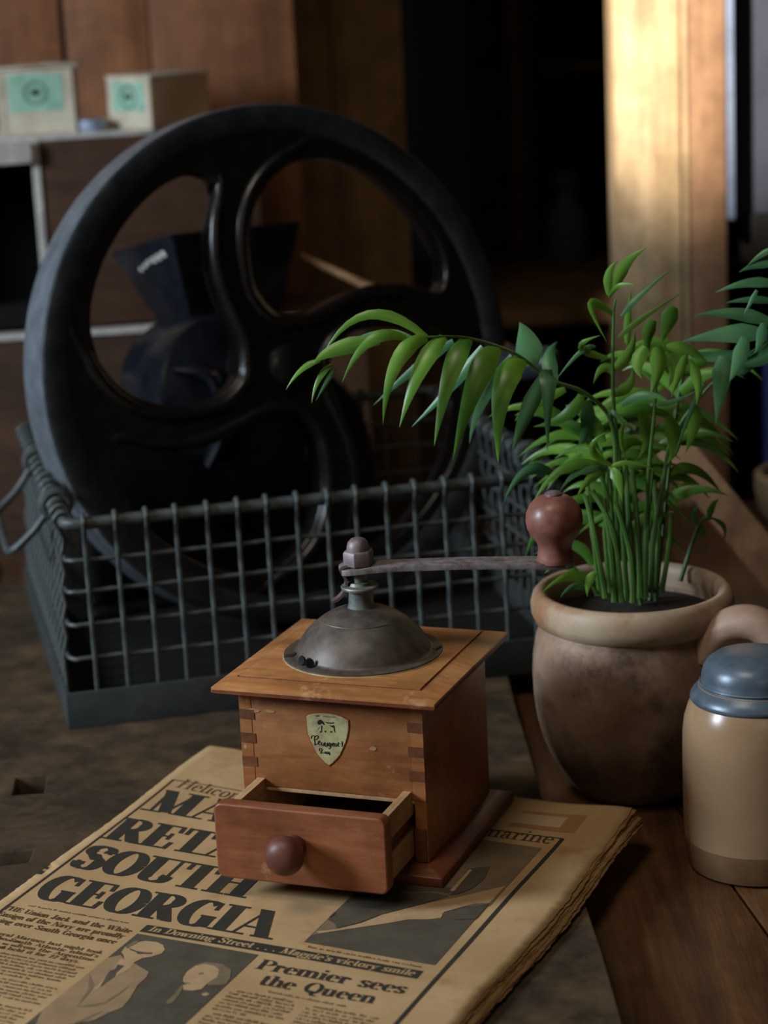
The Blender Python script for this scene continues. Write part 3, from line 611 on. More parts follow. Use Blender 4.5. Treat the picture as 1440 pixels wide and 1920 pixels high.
# ---- a serif alphabet drawn with a broad pen (cap height 1, x height 0.66)
def ell(cx, cy, rx, ry, a0, a1, n=12):
    return [(cx + rx * cos(radians(a0 + (a1 - a0) * i / n)), cy + ry * sin(radians(a0 + (a1 - a0) * i / n))) for i in range(n + 1)]
def glyphs(K, T):
    SF = K * 0.5 + 0.10
    X = 0.66
    def S(x, y0=0, y1=1, b=1, t=1):
        o = [([(x, y0), (x, y1)], K)]
        if b: o.append(([(x - SF, y0 + T / 2), (x + SF, y0 + T / 2)], T))
        if t == 1: o.append(([(x - SF, y1 - T / 2), (x + SF, y1 - T / 2)], T))
        if t == 2: o.append(([(x - SF, y1 - T / 2), (x, y1 - T / 2)], T))
        return o
    def H(x0, x1, y): return [([(x0, y), (x1, y)], T)]
    def D(x0, y0, x1, y1, w): return [([(x0, y0), (x1, y1)], w)]
    def A(*a): return [(ell(*a), 'a')]
    def P(pts): return [(smooth_loop(pts, 6, False), 'a')]
    def dot(x, y): return [([(x, y - K * 0.42), (x, y + K * 0.42)], K * 0.85)]
    f = lambda x, y: [([(x - SF, y + T / 2), (x + SF, y + T / 2)], T)]
    k2 = K / 2; t2 = T / 2
    g = {}
    g['A'] = (0.86, D(0.10, 0, 0.43, 1, T) + D(0.41, 1, 0.74, 0, K) + H(0.2, 0.62, 0.32) + f(0.1, 0) + f(0.74, 0))
    g['B'] = (0.74, S(0.2) + A(0.36, 0.76, 0.25, 0.22, 90, -90) + A(0.36, 0.27, 0.29, 0.25, 90, -90) + H(0.2, 0.38, 1 - t2) + H(0.2, 0.38, 0.53) + H(0.2, 0.38, t2))
    g['C'] = (0.78, A(0.43, 0.5, 0.31, 0.48, 50, 310, 22) + D(0.66, 0.66, 0.66, 0.98, T * 1.6))
    g['D'] = (0.82, S(0.2) + A(0.38, 0.5, 0.32, 0.48, 90, -90) + H(0.2, 0.4, 1 - t2) + H(0.2, 0.4, t2))
    g['E'] = (0.74, S(0.2) + H(0.2, 0.64, 1 - t2) + H(0.2, 0.64, t2) + H(0.2, 0.5, 0.52) + D(0.62, 1, 0.64, 0.72, T * 1.8) + D(0.62, 0, 0.66, 0.3, T * 1.8) + D(0.5, 0.38, 0.5, 0.66, T * 1.5))
    g['F'] = (0.70, S(0.2) + H(0.2, 0.62, 1 - t2) + H(0.2, 0.5, 0.52) + D(0.6, 1, 0.62, 0.72, T * 1.8) + D(0.5, 0.38, 0.5, 0.66, T * 1.5))
    g['G'] = (0.84, A(0.42, 0.5, 0.30, 0.48, 52, 300, 22) + D(0.66, 0.68, 0.66, 0.98, T * 1.6) + D(0.64, 0.02, 0.64, 0.42, K) + H(0.46, 0.8, 0.42))
    g['H'] = (0.92, S(0.2) + S(0.72) + H(0.2, 0.72, 0.51))
    g['I'] = (0.42, S(0.21))
    g['J'] = (0.6, S(0.36, 0.22, 1, 0) + P([(0.36, 0.26), (0.34, 0.06), (0.2, 0.02), (0.09, 0.14)]) + dot(0.12, 0.2))
    g['K'] = (0.86, S(0.2) + D(0.2, 0.36, 0.66, 1, T) + D(0.36, 0.56, 0.72, 0, K) + f(0.72, 0) + f(0.66, 1 - T))
    g['L'] = (0.68, S(0.2) + H(0.2, 0.6, t2) + D(0.6, 0, 0.62, 0.32, T * 1.8))
    g['M'] = (1.06, D(0.17, 0, 0.17, 1, T * 1.2) + D(0.2, 1, 0.5, 0.04, K) + D(0.5, 0.04, 0.82, 1, T) + S(0.86) + f(0.17, 0) + H(0.04, 0.22, 1 - t2))
    g['N'] = (0.9, D(0.17, 0, 0.17, 1, T * 1.2) + D(0.2, 1, 0.72, 0, K) + D(0.74, 0, 0.74, 1, T * 1.2) + f(0.17, 0) + H(0.04, 0.22, 1 - t2) + f(0.74, 1 - T))
    g['O'] = (0.84, A(0.42, 0.5, 0.31, 0.48, 0, 360, 30))
    g['P'] = (0.74, S(0.2) + A(0.36, 0.73, 0.28, 0.25, 90, -90) + H(0.2, 0.38, 1 - t2) + H(0.2, 0.38, 0.48))
    g['Q'] = (0.84, A(0.42, 0.5, 0.31, 0.48, 0, 360, 30) + P([(0.3, 0.14), (0.42, 0.2), (0.48, 0.0), (0.56, -0.2), (0.74, -0.16)]))
    g['R'] = (0.86, S(0.2) + A(0.36, 0.75, 0.27, 0.23, 90, -90) + H(0.2, 0.38, 1 - t2) + H(0.2, 0.38, 0.52) + D(0.42, 0.52, 0.7, 0.02, K) + H(0.62, 0.84, t2))
    g['S'] = (0.7, P([(0.58, 0.74), (0.54, 0.9), (0.36, 0.98), (0.18, 0.88), (0.16, 0.7), (0.32, 0.55), (0.5, 0.44), (0.56, 0.26), (0.48, 0.08), (0.32, 0.02), (0.16, 0.1), (0.12, 0.28)]) + D(0.59, 0.7, 0.59, 0.98, T * 1.5) + D(0.11, 0.02, 0.11, 0.32, T * 1.5) + D(0.24, 0.66, 0.48, 0.4, K * 0.9))
    g['T'] = (0.78, S(0.39, 0, 1, 1, 0) + H(0.07, 0.71, 1 - t2) + D(0.07, 1, 0.06, 0.7, T * 1.8) + D(0.71, 1, 0.72, 0.7, T * 1.8))
    g['U'] = (0.88, S(0.2, 0.3, 1, 0) + P([(0.2, 0.32), (0.24, 0.1), (0.42, 0.02), (0.62, 0.1), (0.68, 0.32)]) + D(0.68, 0.3, 0.68, 1, T * 1.3) + f(0.68, 1 - T))
    g['V'] = (0.84, D(0.12, 1, 0.42, 0, K) + D(0.42, 0, 0.72, 1, T) + f(0.12, 1 - T) + f(0.72, 1 - T))
    g['W'] = (1.16, D(0.12, 1, 0.38, 0, K) + D(0.38, 0, 0.58, 0.9, T) + D(0.54, 1, 0.8, 0, K) + D(0.8, 0, 1.04, 1, T) + f(0.12, 1 - T) + f(1.04, 1 - T) + f(0.54, 1 - T))
    g['Y'] = (0.8, D(0.1, 1, 0.4, 0.46, K) + D(0.4, 0.46, 0.7, 1, T) + S(0.4, 0, 0.5, 1, 0) + f(0.1, 1 - T) + f(0.7, 1 - T))
    g['a'] = (0.6, D(0.4, 0.08, 0.4, 0.48, K) + P([(0.4, 0.46), (0.36, 0.62), (0.22, 0.64), (0.12, 0.52)]) + A(0.26, 0.18, 0.15, 0.17, 60, 300, 14) + P([(0.4, 0.14), (0.45, 0.03), (0.54, 0.06)]) + dot(0.15, 0.5))
    g['b'] = (0.62, S(0.16, 0, 1, 0, 2) + A(0.3, 0.32, 0.2, 0.32, -120, 120, 16))
    g['c'] = (0.54, A(0.29, 0.32, 0.19, 0.32, 55, 310, 18) + dot(0.41, 0.5))
    g['d'] = (0.62, S(0.44, 0, 1, 0, 2) + A(0.3, 0.32, 0.2, 0.32, 60, 300, 16) + H(0.44, 0.58, t2))
    g['e'] = (0.54, A(0.28, 0.32, 0.19, 0.32, 5, 315, 20) + H(0.12, 0.46, 0.36))
    g['f'] = (0.38, S(0.18, 0, 0.8) + P([(0.18, 0.8), (0.22, 0.97), (0.34, 1.0), (0.4, 0.92)]) + H(0.04, 0.34, X - t2))
    g['g'] = (0.58, A(0.26, 0.44, 0.17, 0.21, 0, 360, 20) + A(0.27, -0.14, 0.21, 0.14, 0, 360, 18) + P([(0.2, 0.24), (0.12, 0.12), (0.22, 0.04), (0.4, 0.0)]) + D(0.4, 0.6, 0.54, 0.64, T * 1.6))
    g['h'] = (0.68, S(0.16, 0, 1, 1, 2) + S(0.52, 0, 0.44, 1, 0) + P([(0.16, 0.5), (0.3, 0.64), (0.44, 0.64), (0.52, 0.44)]))
    g['i'] = (0.34, S(0.17, 0, X, 1, 2) + dot(0.17, 0.88))
    g['j'] = (0.34, S(0.17, -0.1, X, 0, 2) + dot(0.17, 0.88))
    g['k'] = (0.66, S(0.16, 0, 1, 1, 2) + D(0.16, 0.26, 0.48, X, T) + D(0.28, 0.38, 0.54, 0, K) + f(0.54, 0))
    g['l'] = (0.34, S(0.17, 0, 1, 1, 2))
    g['m'] = (1.0, S(0.16, 0, X, 1, 2) + S(0.5, 0, 0.46, 1, 0) + S(0.84, 0, 0.46, 1, 0) + P([(0.16, 0.5), (0.3, 0.64), (0.43, 0.64), (0.5, 0.44)]) + P([(0.5, 0.5), (0.64, 0.64), (0.77, 0.64), (0.84, 0.44)]))
    g['n'] = (0.68, S(0.16, 0, X, 1, 2) + S(0.52, 0, 0.46, 1, 0) + P([(0.16, 0.5), (0.3, 0.64), (0.44, 0.64), (0.52, 0.44)]))
    g['o'] = (0.58, A(0.29, 0.32, 0.2, 0.32, 0, 360, 24))
    g['p'] = (0.64, S(0.16, -0.3, X, 1, 2) + A(0.3, 0.32, 0.21, 0.32, -120, 120, 16))
    g['q'] = (0.64, S(0.46, -0.3, X, 1, 0) + A(0.3, 0.32, 0.2, 0.32, 60, 300, 16))
    g['r'] = (0.5, S(0.16, 0, X, 1, 2) + P([(0.16, 0.46), (0.26, 0.62), (0.38, 0.64)]) + dot(0.4, 0.54))
    g['s'] = (0.48, P([(0.4, 0.5), (0.34, 0.63), (0.2, 0.63), (0.1, 0.5), (0.18, 0.38), (0.34, 0.28), (0.38, 0.14), (0.28, 0.02), (0.14, 0.03), (0.07, 0.16)]) + D(0.14, 0.43, 0.34, 0.24, K * 0.8))
    g['t'] = (0.42, S(0.18, 0.1, 0.9, 0, 0) + P([(0.18, 0.14), (0.22, 0.02), (0.32, 0.02), (0.38, 0.1)]) + H(0.03, 0.36, X - t2))
    g['u'] = (0.68, S(0.16, 0.2, X, 0, 2) + S(0.5, 0, X, 0, 2) + P([(0.16, 0.22), (0.2, 0.03), (0.34, 0.02), (0.5, 0.16)]) + H(0.5, 0.64, t2))
    g['v'] = (0.6, D(0.1, X, 0.3, 0, K) + D(0.3, 0, 0.5, X, T) + f(0.1, X - T) + f(0.5, X - T))
    g['w'] = (0.84, D(0.1, X, 0.27, 0, K) + D(0.27, 0, 0.42, X, T) + D(0.4, X, 0.57, 0, K) + D(0.57, 0, 0.74, X, T) + f(0.1, X - T) + f(0.74, X - T))
    g['x'] = (0.6, D(0.1, X, 0.48, 0, K) + D(0.1, 0, 0.48, X, T) + f(0.1, 0) + f(0.48, 0))
    g['y'] = (0.6, D(0.1, X, 0.3, 0, K) + D(0.5, X, 0.24, -0.26, T) + f(0.1, X - T) + f(0.5, X - T) + dot(0.2, -0.22))
    g['2'] = (0.56, P([(0.1, 0.74), (0.18, 0.95), (0.34, 0.96), (0.44, 0.76), (0.34, 0.5), (0.1, 0.06)]) + D(0.08, K * 0.3, 0.48, K * 0.3, K * 0.6))
    g['.'] = (0.3, dot(0.15, 0.1))
    g[','] = (0.3, dot(0.15, 0.1) + D(0.18, 0.08, 0.1, -0.14, T))
    g[':'] = (0.3, dot(0.15, 0.1) + dot(0.15, 0.5))
    g["'"] = (0.26, D(0.14, 0.98, 0.1, 0.72, K * 0.7))
    g['-'] = (0.4, [([(0.06, 0.32), (0.34, 0.32)], K * 0.6)])
    g[' '] = (0.4, [])
    return g
def pen(pts, w, K, T):
    n = len(pts); L = []; R = []
    for i in range(n):
        a = pts[max(i - 1, 0)]; b = pts[min(i + 1, n - 1)]
        dx, dy = b[0] - a[0], b[1] - a[1]
        l = math.hypot(dx, dy) or 1
        ww = (T + (K - T) * (abs(dy) / l) ** 1.5) if w == 'a' else w
        nx, ny = -dy / l, dx / l
        if w != 'a' and abs(dy) > 0.15 and abs(dy) > 0.3 * abs(dx) and abs(dx) > 0.02 and n == 2:   # cut diagonals level
            k = ww / 2 / max(abs(ny * 0 + dy / l), 0.3)
            L.append((pts[i][0] - k, pts[i][1])); R.append((pts[i][0] + k, pts[i][1]))
        else:
            L.append((pts[i][0] + nx * ww / 2, pts[i][1] + ny * ww / 2))
            R.append((pts[i][0] - nx * ww / 2, pts[i][1] - ny * ww / 2))
    return [[L[i], L[i + 1], R[i + 1], R[i]] for i in range(n - 1)]
GLY = {}
def text(pr, txt, p0, p1, cap, K=0.2, T=0.045, slant=0.0, dz=0.0, fit=True, gap=0.0):
    """print txt with its baseline from p0 to p1 (page mm, t runs down)"""
    key = (K, T)
    if key not in GLY: GLY[key] = glyphs(K, T)
    g = GLY[key]
    adv = sum(g[c][0] + gap for c in txt)
    L = math.dist(p0, p1)
    ux, uy = (p1[0] - p0[0]) / L, (p1[1] - p0[1]) / L
    sx = L / adv if fit else cap
    x = 0
    for c in txt:
        a, st = g[c]
        for pts, w in st:
            for q in pen(pts, w, K, T):
                o = []
                for gx, gy in q:
                    px = (x + gx + slant * gy) * sx; py = gy * cap
                    o.append((p0[0] + ux * px + uy * py, p0[1] + uy * px - ux * py))
                pr.tris.append(((o[0], o[1], o[2]), dz)); pr.tris.append(((o[0], o[2], o[3]), dz))
        x += a + gap

def tiny_lines(pr, s0, s1, t0, t1, pitch, cap, rnd, ragged=0.15, para=7):
    """lines of print too small to read: words as runs of letter-like ticks"""
    t = t0; n = 0
    while t < t1:
        n += 1
        end = s1 - (rnd.uniform(0.1, 0.7) * (s1 - s0) if n % para == 0 else rnd.uniform(0, ragged * 4))
        s = s0 + (3 if n % para == 1 else 0)
        while s < end - 2:
            wl = rnd.randint(2, 8)
            for j in range(wl):
                if s > end: break
                hgt_ = cap * rnd.choice((0.62, 0.62, 0.66, 1.0))
                wdt = cap * 0.2
                b = cap * rnd.uniform(-0.05, 0.05)
                pr.tris.append((((s, t + b), (s + wdt, t + b), (s + wdt, t - hgt_)), 0)); pr.tris.append((((s, t + b), (s + wdt, t - hgt_), (s, t - hgt_)), 0))
                kx = rnd.random()
                s2 = s + cap * 0.34
                if kx < 0.75:
                    y = t - hgt_ * rnd.choice((0.1, 0.5, 0.9, 0.6))
                    pr.tris.append((((s, y), (s2 + wdt, y), (s2 + wdt, y - cap * 0.15)), 0)); pr.tris.append((((s, y), (s2 + wdt, y - cap * 0.15), (s, y - cap * 0.15)), 0))
                    pr.tris.append((((s2, t), (s2 + wdt * 0.8, t), (s2 + wdt * 0.8, t - cap * 0.6)), 0)); pr.tris.append((((s2, t), (s2 + wdt * 0.8, t - cap * 0.6), (s2, t - cap * 0.6)), 0))
                s += cap * 0.68
            s += cap * 0.5
        t += pitch
        if n % para == 0: t += pitch * 0.35

# headline
hp = Print()
HK, HT, SL = 0.29, 0.06, -0.10
for txt, s0, s1, t0, t1 in (("MARINES", 11, 178, 109.5, 113), ("RETAKE", 9.5, 150, 155.7, 158), ("SOUTH", 10.5, 131.5, 197.8, 201.5), ("GEORGIA", 14, 168, 242, 243.8)):
    text(hp, txt, (s0, t0), (s1, t1), 32.5, HK, HT, SL)
hp.build('headline_print', M['print_ink'])
sp = Print()
text(sp, "Helicop", (12.5, 71.5), (60, 76.0), 13.0, 0.13, 0.05)
text(sp, "marine", (225, 74.3), (271, 73.0), 15.0, 0.13, 0.05)
sp.build('strapline_print', M['text_ink'])
rp = Print()
def rule(pts, w):
    for a, b in zip(pts[:-1], pts[1:]):
        for q in pen([a, b], w, w, w): rp.poly(q)
rule([(5.6, 62), (275.5, 64.0)], 0.9)
rule([(6.2, 62), (9.3, 390)], 1.6)
rule([(275.2, 64), (271.8, 390)], 2.6)
rp.quad(-1.0, 203.4, 2.0, 206.2); rp.quad(-1.2, 208.8, 2.4, 213.5)
rp.build('rule_print', M['print_ink'])
# black banner with pale lettering
bp = Print(); bp.poly([(97, 250.2), (263.5, 248.2), (263.5, 257.2), (97, 259.2)])
bp.build('banner_print', M['print_ink'])
bt = Print()
text(bt, "In Downing Street . . . Maggie's victory smile", (101, 257.2), (260.5, 255.3), 6.0, 0.2, 0.07, 0.12)
bt.build('banner_lettering', M['paper'], 0.0004)
qp = Print()
text(qp, "Premier sees", (178, 276.6), (263.5, 274.6), 11.0, 0.2, 0.05)
text(qp, "the Queen", (187.5, 291.6), (252.8, 289.4), 11.0, 0.2, 0.05)
qp.build('second_headline_print', M['print_ink'])
tp = Print()
text(tp, "THE Union Jack and the White", (7, 261.5), (93, 263), 5.2, 0.2, 0.06)
text(tp, "Ensign of the Navy are proudly", (8, 269.2), (92.5, 270.2), 5.2, 0.2, 0.06)
text(tp, "flying over South Georgia once", (8, 276.6), (92, 277.6), 5.2, 0.2, 0.06)
text(tp, "the Royal Marines last night took", (9.5, 290), (92, 290.8), 3.6, 0.16, 0.07)
text(tp, "the South Atlantic island's", (24, 294.8), (92, 295.4), 3.6, 0.16, 0.07)
text(tp, "from the Argentine", (42, 299.4), (92, 300), 3.6, 0.16, 0.07)
text(tp, "had held it for 22 days.", (28, 304), (86, 304.6), 3.6, 0.16, 0.07)
tp.build('story_print', M['text_ink'])
r9 = random.Random(9)
sm = Print()
tiny_lines(sm, 16, 85, 252.6, 254, 4, 2.0, r9, 0.05)
tiny_lines(sm, 194, 243, 297.6, 299, 4, 2.0, r9, 0.05)
tiny_lines(sm, 191, 262, 245.2, 246, 4, 2.2, r9, 0.05)
tiny_lines(sm, 9.5, 41, 295, 306, 4.6, 3.0, r9)
tiny_lines(sm, 9.8, 92, 309.5, 388, 3.5, 2.2, r9)
tiny_lines(sm, 178.5, 217, 303.0, 388, 3.5, 2.3, r9)
tiny_lines(sm, 223, 261, 303.5, 388, 3.5, 2.3, r9)
o = sm.build('small_type_print', M['text_ink']); o['kind'] = 'stuff'
rb = Print()
rb.quad(237.5, 29.5, 279, 34); rb.quad(237.5, 49.5, 279, 55); rb.quad(268, 34, 279, 49.5)
rb.build('red_advert_border', M['print_red'])
rb = Print(); rb.quad(237.5, 34, 268, 49.5)
rb.build('red_advert_panel', M['card_side'], 0.00022)

# news photographs printed flat on the page
ph = Print(); ph.quad(97.5, 262, 173, 388)
ph.build('photograph_ground', M['photo_dark'])
for nm, mat, dz in (('suit', 'photo_suit', 1), ('head', 'photo_light', 1), ('shirt', 'photo_light', 1.5), ('hair', 'photo_mid', 2), ('tie', 'photo_dark', 2), ('glasses', 'photo_dark', 2), ('lapel', 'photo_mid', 2), ('fold', 'photo_mid', 2), ('arm', 'photo_mid', 2), ('sleeve', 'photo_mid', 2), ('curls', 'photo_mid', 1), ('face', 'photo_light', 1.5), ('collar', 'photo_mid', 1), ('pearl', 'photo_light', 1), ('brow', 'photo_mid', 2), ('mouthw', 'photo_mid', 2)):
    pts = [(max(p[0], 97.5), p[1]) for p in PHOTO[nm]]
    Print().poly(pts, dz * 0.00012).build('photograph_' + nm.replace('mouthw', 'mouth'), M[mat], 0.0003)
ph = Print(); ph.quad(189, 80.5, 268, 150)
ph.build('photograph_sky', M['photo_mid'])
ph = Print(); ph.quad(189.5, 150, 266.5, 240)
ph.build('photograph_sea', M['photo_dark'])
for nm, mat, dz in (('foam', 'photo_light', 1.0), ('hull', 'photo_dark', 2), ('tower', 'photo_dark', 2.5), ('bow', 'photo_dark', 2), ('sea', 'photo_dark', 2), ('mast', 'photo_light', 3)):
    pts = [(min(max(p[0], 189.5), 266.8), p[1]) for p in SUB[nm]]
    Print().poly(pts, dz * 0.00012).build('photograph_' + nm.replace('sea', 'wave'), M[mat], 0.0003)
ph = Print(); ph.poly([(190, 212), (196, 196), (216, 165), (232, 158), (240, 158), (252, 131), (268, 120), (268, 165), (240, 175), (212, 200), (198, 222), (190, 232)])
ph.build('photograph_spray', M['photo_mid'], 0.00028)

# ================================================================== COFFEE GRINDER
G_ROT = -0.3698
GR = thing('coffee_grinder', 'orange brown wooden box coffee grinder with metal dome and open drawer on newspaper', 'coffee grinder', (0, 0, 0), G_ROT)
B = 0.0561
c = 0.0678
MB().add([(-c, -c, 0), (c, -c, 0), (c, c, 0), (-c, c, 0), (-c, -c, .0058), (c, -c, .0058), (c, c, .0058), (-c, c, .0058), (-.0605, -.0605, .0092), (.0605, -.0605, .0092), (.0605, .0605, .0092), (-.0605, .0605, .0092)],
         [(3, 2, 1, 0), (0, 1, 5, 4), (1, 2, 6, 5), (2, 3, 7, 6), (3, 0, 4, 7), (4, 5, 9, 8), (5, 6, 10, 9), (6, 7, 11, 10), (7, 4, 8, 11), (8, 9, 10, 11)]).build('base_plate', M['base_wood'], GR, bevel=0.0007)
T = 0.0072
for s in (-1, 1):
    x0, x1 = sorted((s * B, s * (B - T)))
    MB().box(x0, x1, -B, B, 0.0092, 0.1056).build('side_panel', M['body_wood'], GR, bevel=0.0006)
MB().box(-B + T, B - T, B - T, B, 0.0092, 0.1056).build('back_panel', M['body_wood'], GR)
MB().box(-B + T, B - T, -B + 0.0001, -B + T, 0.0468, 0.1056).build('front_panel', M['body_wood'], GR, bevel=0.0005)
MB().box(-B + T, B - T, -B + 0.0006, -B + T + 0.001, 0.0440, 0.0466).build('front_rail', M['raw_wood'], GR, bevel=0.0004)
for s in (-1, 1):
    for z0, z1 in ((0.0870, 0.0928), (0.0726, 0.0784), (0.0582, 0.0640)):
        x0, x1 = sorted((s * (B - 0.0095), s * (B - 0.0002)))
        MB().box(x0, x1, -B - 0.00025, -B + 0.002, z0, z1).build('finger_joint', M['joint_wood'], GR)
    for z0, z1 in ((0.0930, 0.1050), (0.0786, 0.0868), (0.0642, 0.0724), (0.0470, 0.0580)):
        x0, x1 = sorted((s * (B - T - 0.0004), s * (B - 0.0002)))
        MB().box(x0, x1, -B - 0.00015, -B + 0.002, z0, z1).build('front_finger', M['body_wood'], GR)
# lid with bevelled border
a = 0.0675; i_ = 0.0560
MB().add([(-a, -a, .1056), (a, -a, .1056), (a, a, .1056), (-a, a, .1056), (-a, -a, .1088), (a, -a, .1088), (a, a, .1088), (-a, a, .1088), (-i_, -i_, .1122), (i_, -i_, .1122), (i_, i_, .1122), (-i_, i_, .1122)],
         [(3, 2, 1, 0), (0, 1, 5, 4), (1, 2, 6, 5), (2, 3, 7, 6), (3, 0, 4, 7), (4, 5, 9, 8), (5, 6, 10, 9), (6, 7, 11, 10), (7, 4, 8, 11), (8, 9, 10, 11)]).build('lid', M['lid_wood'], GR, bevel=0.0005)
MB().box(-a + .0006, a - .0006, -a - .0001, -a + .002, .1054, .1074).box(a - .002, a + .0001, -a + .0006, a - .0006, .1054, .1074).build('lid_edge', M['base_wood'], GR)
gv = MB()
for x0, x1, y0, y1 in ((-i_, i_, -i_, -i_ + .0011), (-i_, i_, i_ - .0011, i_), (-i_, -i_ + .0011, -i_, i_), (i_ - .0011, i_, -i_, i_)):
    gv.box(x0, x1, y0, y1, .1120, .1123)
gv.build('bevel_groove', M['joint_wood'], GR)
MB().box(-i_ + .0009, i_ - .0009, -i_ + .0009, i_ - .0009, .1118, .1130).build('lid_panel', M['lid_wood'], GR, bevel=0.0003)
# paint chips and dents on the front and lid
for x, z, w, h in ((-0.0470, 0.0925, 0.0045, 0.0013), (-0.0370, 0.0928, 0.0035, 0.0009), (0.0255, 0.0755, 0.0022, 0.0013), (-0.0520, 0.0760, 0.0012, 0.0022), (-0.0535, 0.0700, 0.0010, 0.0016)):
    pts = [(x + w * cos(q) * (0.8 + 0.35 * RND.random()), z + h * sin(q) * (0.8 + 0.35 * RND.random())) for q in [2 * pi * j / 9 for j in range(9)]]
    MB().add([(p[0], -B - 0.0002, p[1]) for p in pts] + [(p[0], -B + 0.001, p[1]) for p in pts], [tuple(range(9))] + [(j, (j + 1) % 9, (j + 1) % 9 + 9, j + 9) for j in range(9)]).build('worn_spot', M['raw_wood'], GR)
# shield label
def plate(outline, y0, y1, name, mat, parent):
    n = len(outline)
    return MB().add([(p[0], y0, p[1]) for p in outline] + [(p[0], y1, p[1]) for p in outline], [tuple(range(n)), tuple(reversed(range(n, 2 * n)))] + [(j, (j + 1) % n, (j + 1) % n + n, j + n) for j in range(n)]).build(name, mat, parent)
cx = sum(p[0] for p in SHIELD) / len(SHIELD); cz = sum(p[1] for p in SHIELD) / len(SHIELD)
lab = plate([(cx + (p[0] - cx) * 1.05, cz + (p[1] - cz) * 1.04) for p in SHIELD], -B - 0.0003, -B + 0.001, 'shield_label', M['label_edge'], GR)
lab['label'] = 'pale gold shield label with lion emblem and script name'
plate(SHIELD, -B - 0.0005, -B - 0.0002, 'label_face', M['label_foil'], lab)
em = MB()
for q in EMBLEM:
    tt = tessellate_polygon([[Vector((p[0], p[1], 0)) for p in q]])
    em.add([(p[0], -B - 0.00056, p[1]) for p in q], [tuple(t) for t in tt])
em.build('lion_emblem', M['ink'], lab)
sc_ = MB()
for q in SCRIPT:
    pts = smooth_loop(q, 4, False)
    for quad in [x for x in pen(pts, 'a', 0.00075, 0.00032)]:
        sc_.add([(p[0], -B - 0.00058, p[1]) for p in quad], [(0, 1, 2, 3)])
sc_.build('script_lettering', M['ink'], lab)
# metal dome
MB().lathe([(.0462, .1126), (.0468, .1134), (.0468, .1142), (.0458, .1147), (.0420, .1146), (.0402, .1150), (.0394, .1162), (.0382, .1190), (.0362, .1226), (.0330, .1268), (.0288, .1309), (.0235, .1348), (.0175, .1381), (.0115, .1402), (.0076, .1412), (1e-6, .1414)], 64).build('dome', M['dome'], GR, smooth=True, angle=50)
MB().lathe([(.0462, .1128), (.0474, .1130), (.0474, .1133), (.0462, .1135)], 64).build('dome_flange', M['label_foil'], GR, smooth=True)
arc = [Vector((0.0236 * cos(q), 0.0236 * sin(q), 0.1346)) for q in [radians(-150 + 120 * j / 20) for j in range(21)]]
MB().tube(arc, 0.0005, 6).build('dome_seam', M['dome'], GR, smooth=True)
def local_dir(ang_world):   # a direction given in the room turned into the grinder's own frame
    return Matrix.Rotation(ang_world - G_ROT, 4, 'Z')
for x, y, rz in ((-0.0240, -0.0352, -0.35), (-0.0180, -0.0386, 0.5)):
    MB().lathe([(1e-6, -.0008), (.0024, -.0008), (.0028, 0), (.0024, .0008), (1e-6, .0008)], 14, Matrix.Translation((x, y, .1174)) @ Matrix.Rotation(rz, 4, 'Z') @ Matrix.Rotation(1.35, 4, 'X')).build('wing_screw', M['iron_gloss'], GR, smooth=True)
MB().box(-.0035, .0035, -.0016, .0016, 0, .0022, Matrix.Translation((-.0375, -.0215, .1146)) @ Matrix.Rotation(0.5, 4, 'Z')).build('catch', M['dome'], GR, bevel=0.0004)
MB().box(-.0035, .0035, -.0016, .0016, 0, .0014, Matrix.Translation((.0420, .0110, .1146)) @ Matrix.Rotation(1.4, 4, 'Z')).build('catch', M['dome'], GR, bevel=0.0004)
MB().lathe([(.0086, .1395), (.0080, .1420), (.0076, .1440), (.0076, .1520)], 24).build('neck', M['verdigris'], GR, smooth=True)
MB().lathe([(.0078, .1515), (.0108, .1520), (.0112, .1532), (.0108, .1540), (.0070, .1544), (.0062, .1560), (.0042, .1562), (.0042, .1640)], 24).build('collar', M['verdigris'], GR, smooth=True)
CR = local_dir(radians(-6.1))
crank = MB()
secs = [(-0.0095, 0.0060), (-0.006, 0.0082), (0.0, 0.0090), (0.008, 0.0084), (0.02, 0.0080), (0.06, 0.0080), (0.1, 0.0086), (0.113, 0.0092), (0.121, 0.0080), (0.1245, 0.0045)]
vs = []
for x, w in secs:
    zc = 0.1648 + 0.0012 * sin(pi * x / 0.125) - 0.0016 * max(0, (0.02 - x) / 0.03) ** 2
    for y, z in ((-w, zc - .0019), (w, zc - .0019), (w, zc + .0016), (-w, zc + .0016)):
        vs.append(CR @ Vector((x, y, z)))
fs = [(3, 2, 1, 0), tuple(4 * (len(secs) - 1) + q for q in range(4))]
for k in range(len(secs) - 1):
    for q in range(4):
        fs.append((4 * k + q, 4 * k + (q + 1) % 4, 4 * k + 4 + (q + 1) % 4, 4 * k + 4 + q))
crank.add(vs, fs).build('crank_arm', M['arm_iron'], GR, bevel=0.0005)
# hex nut with domed cap
prof = [(.0090, .1664), (.0092, .1672), (.0092, .1738), (.0082, .1752)]
MB().lathe(prof, 6, CR @ Matrix.Rotation(0.35, 4, 'Z')).build('crank_nut', M['rust_iron'], GR, bevel=0.0004)
MB().lathe([(.0066, .1746), (.0066, .1770), (.0058, .1800), (.0040, .1818), (.0018, .1826), (1e-6, .1827)], 22).build('nut_cap', M['rust_iron'], GR, smooth=True)
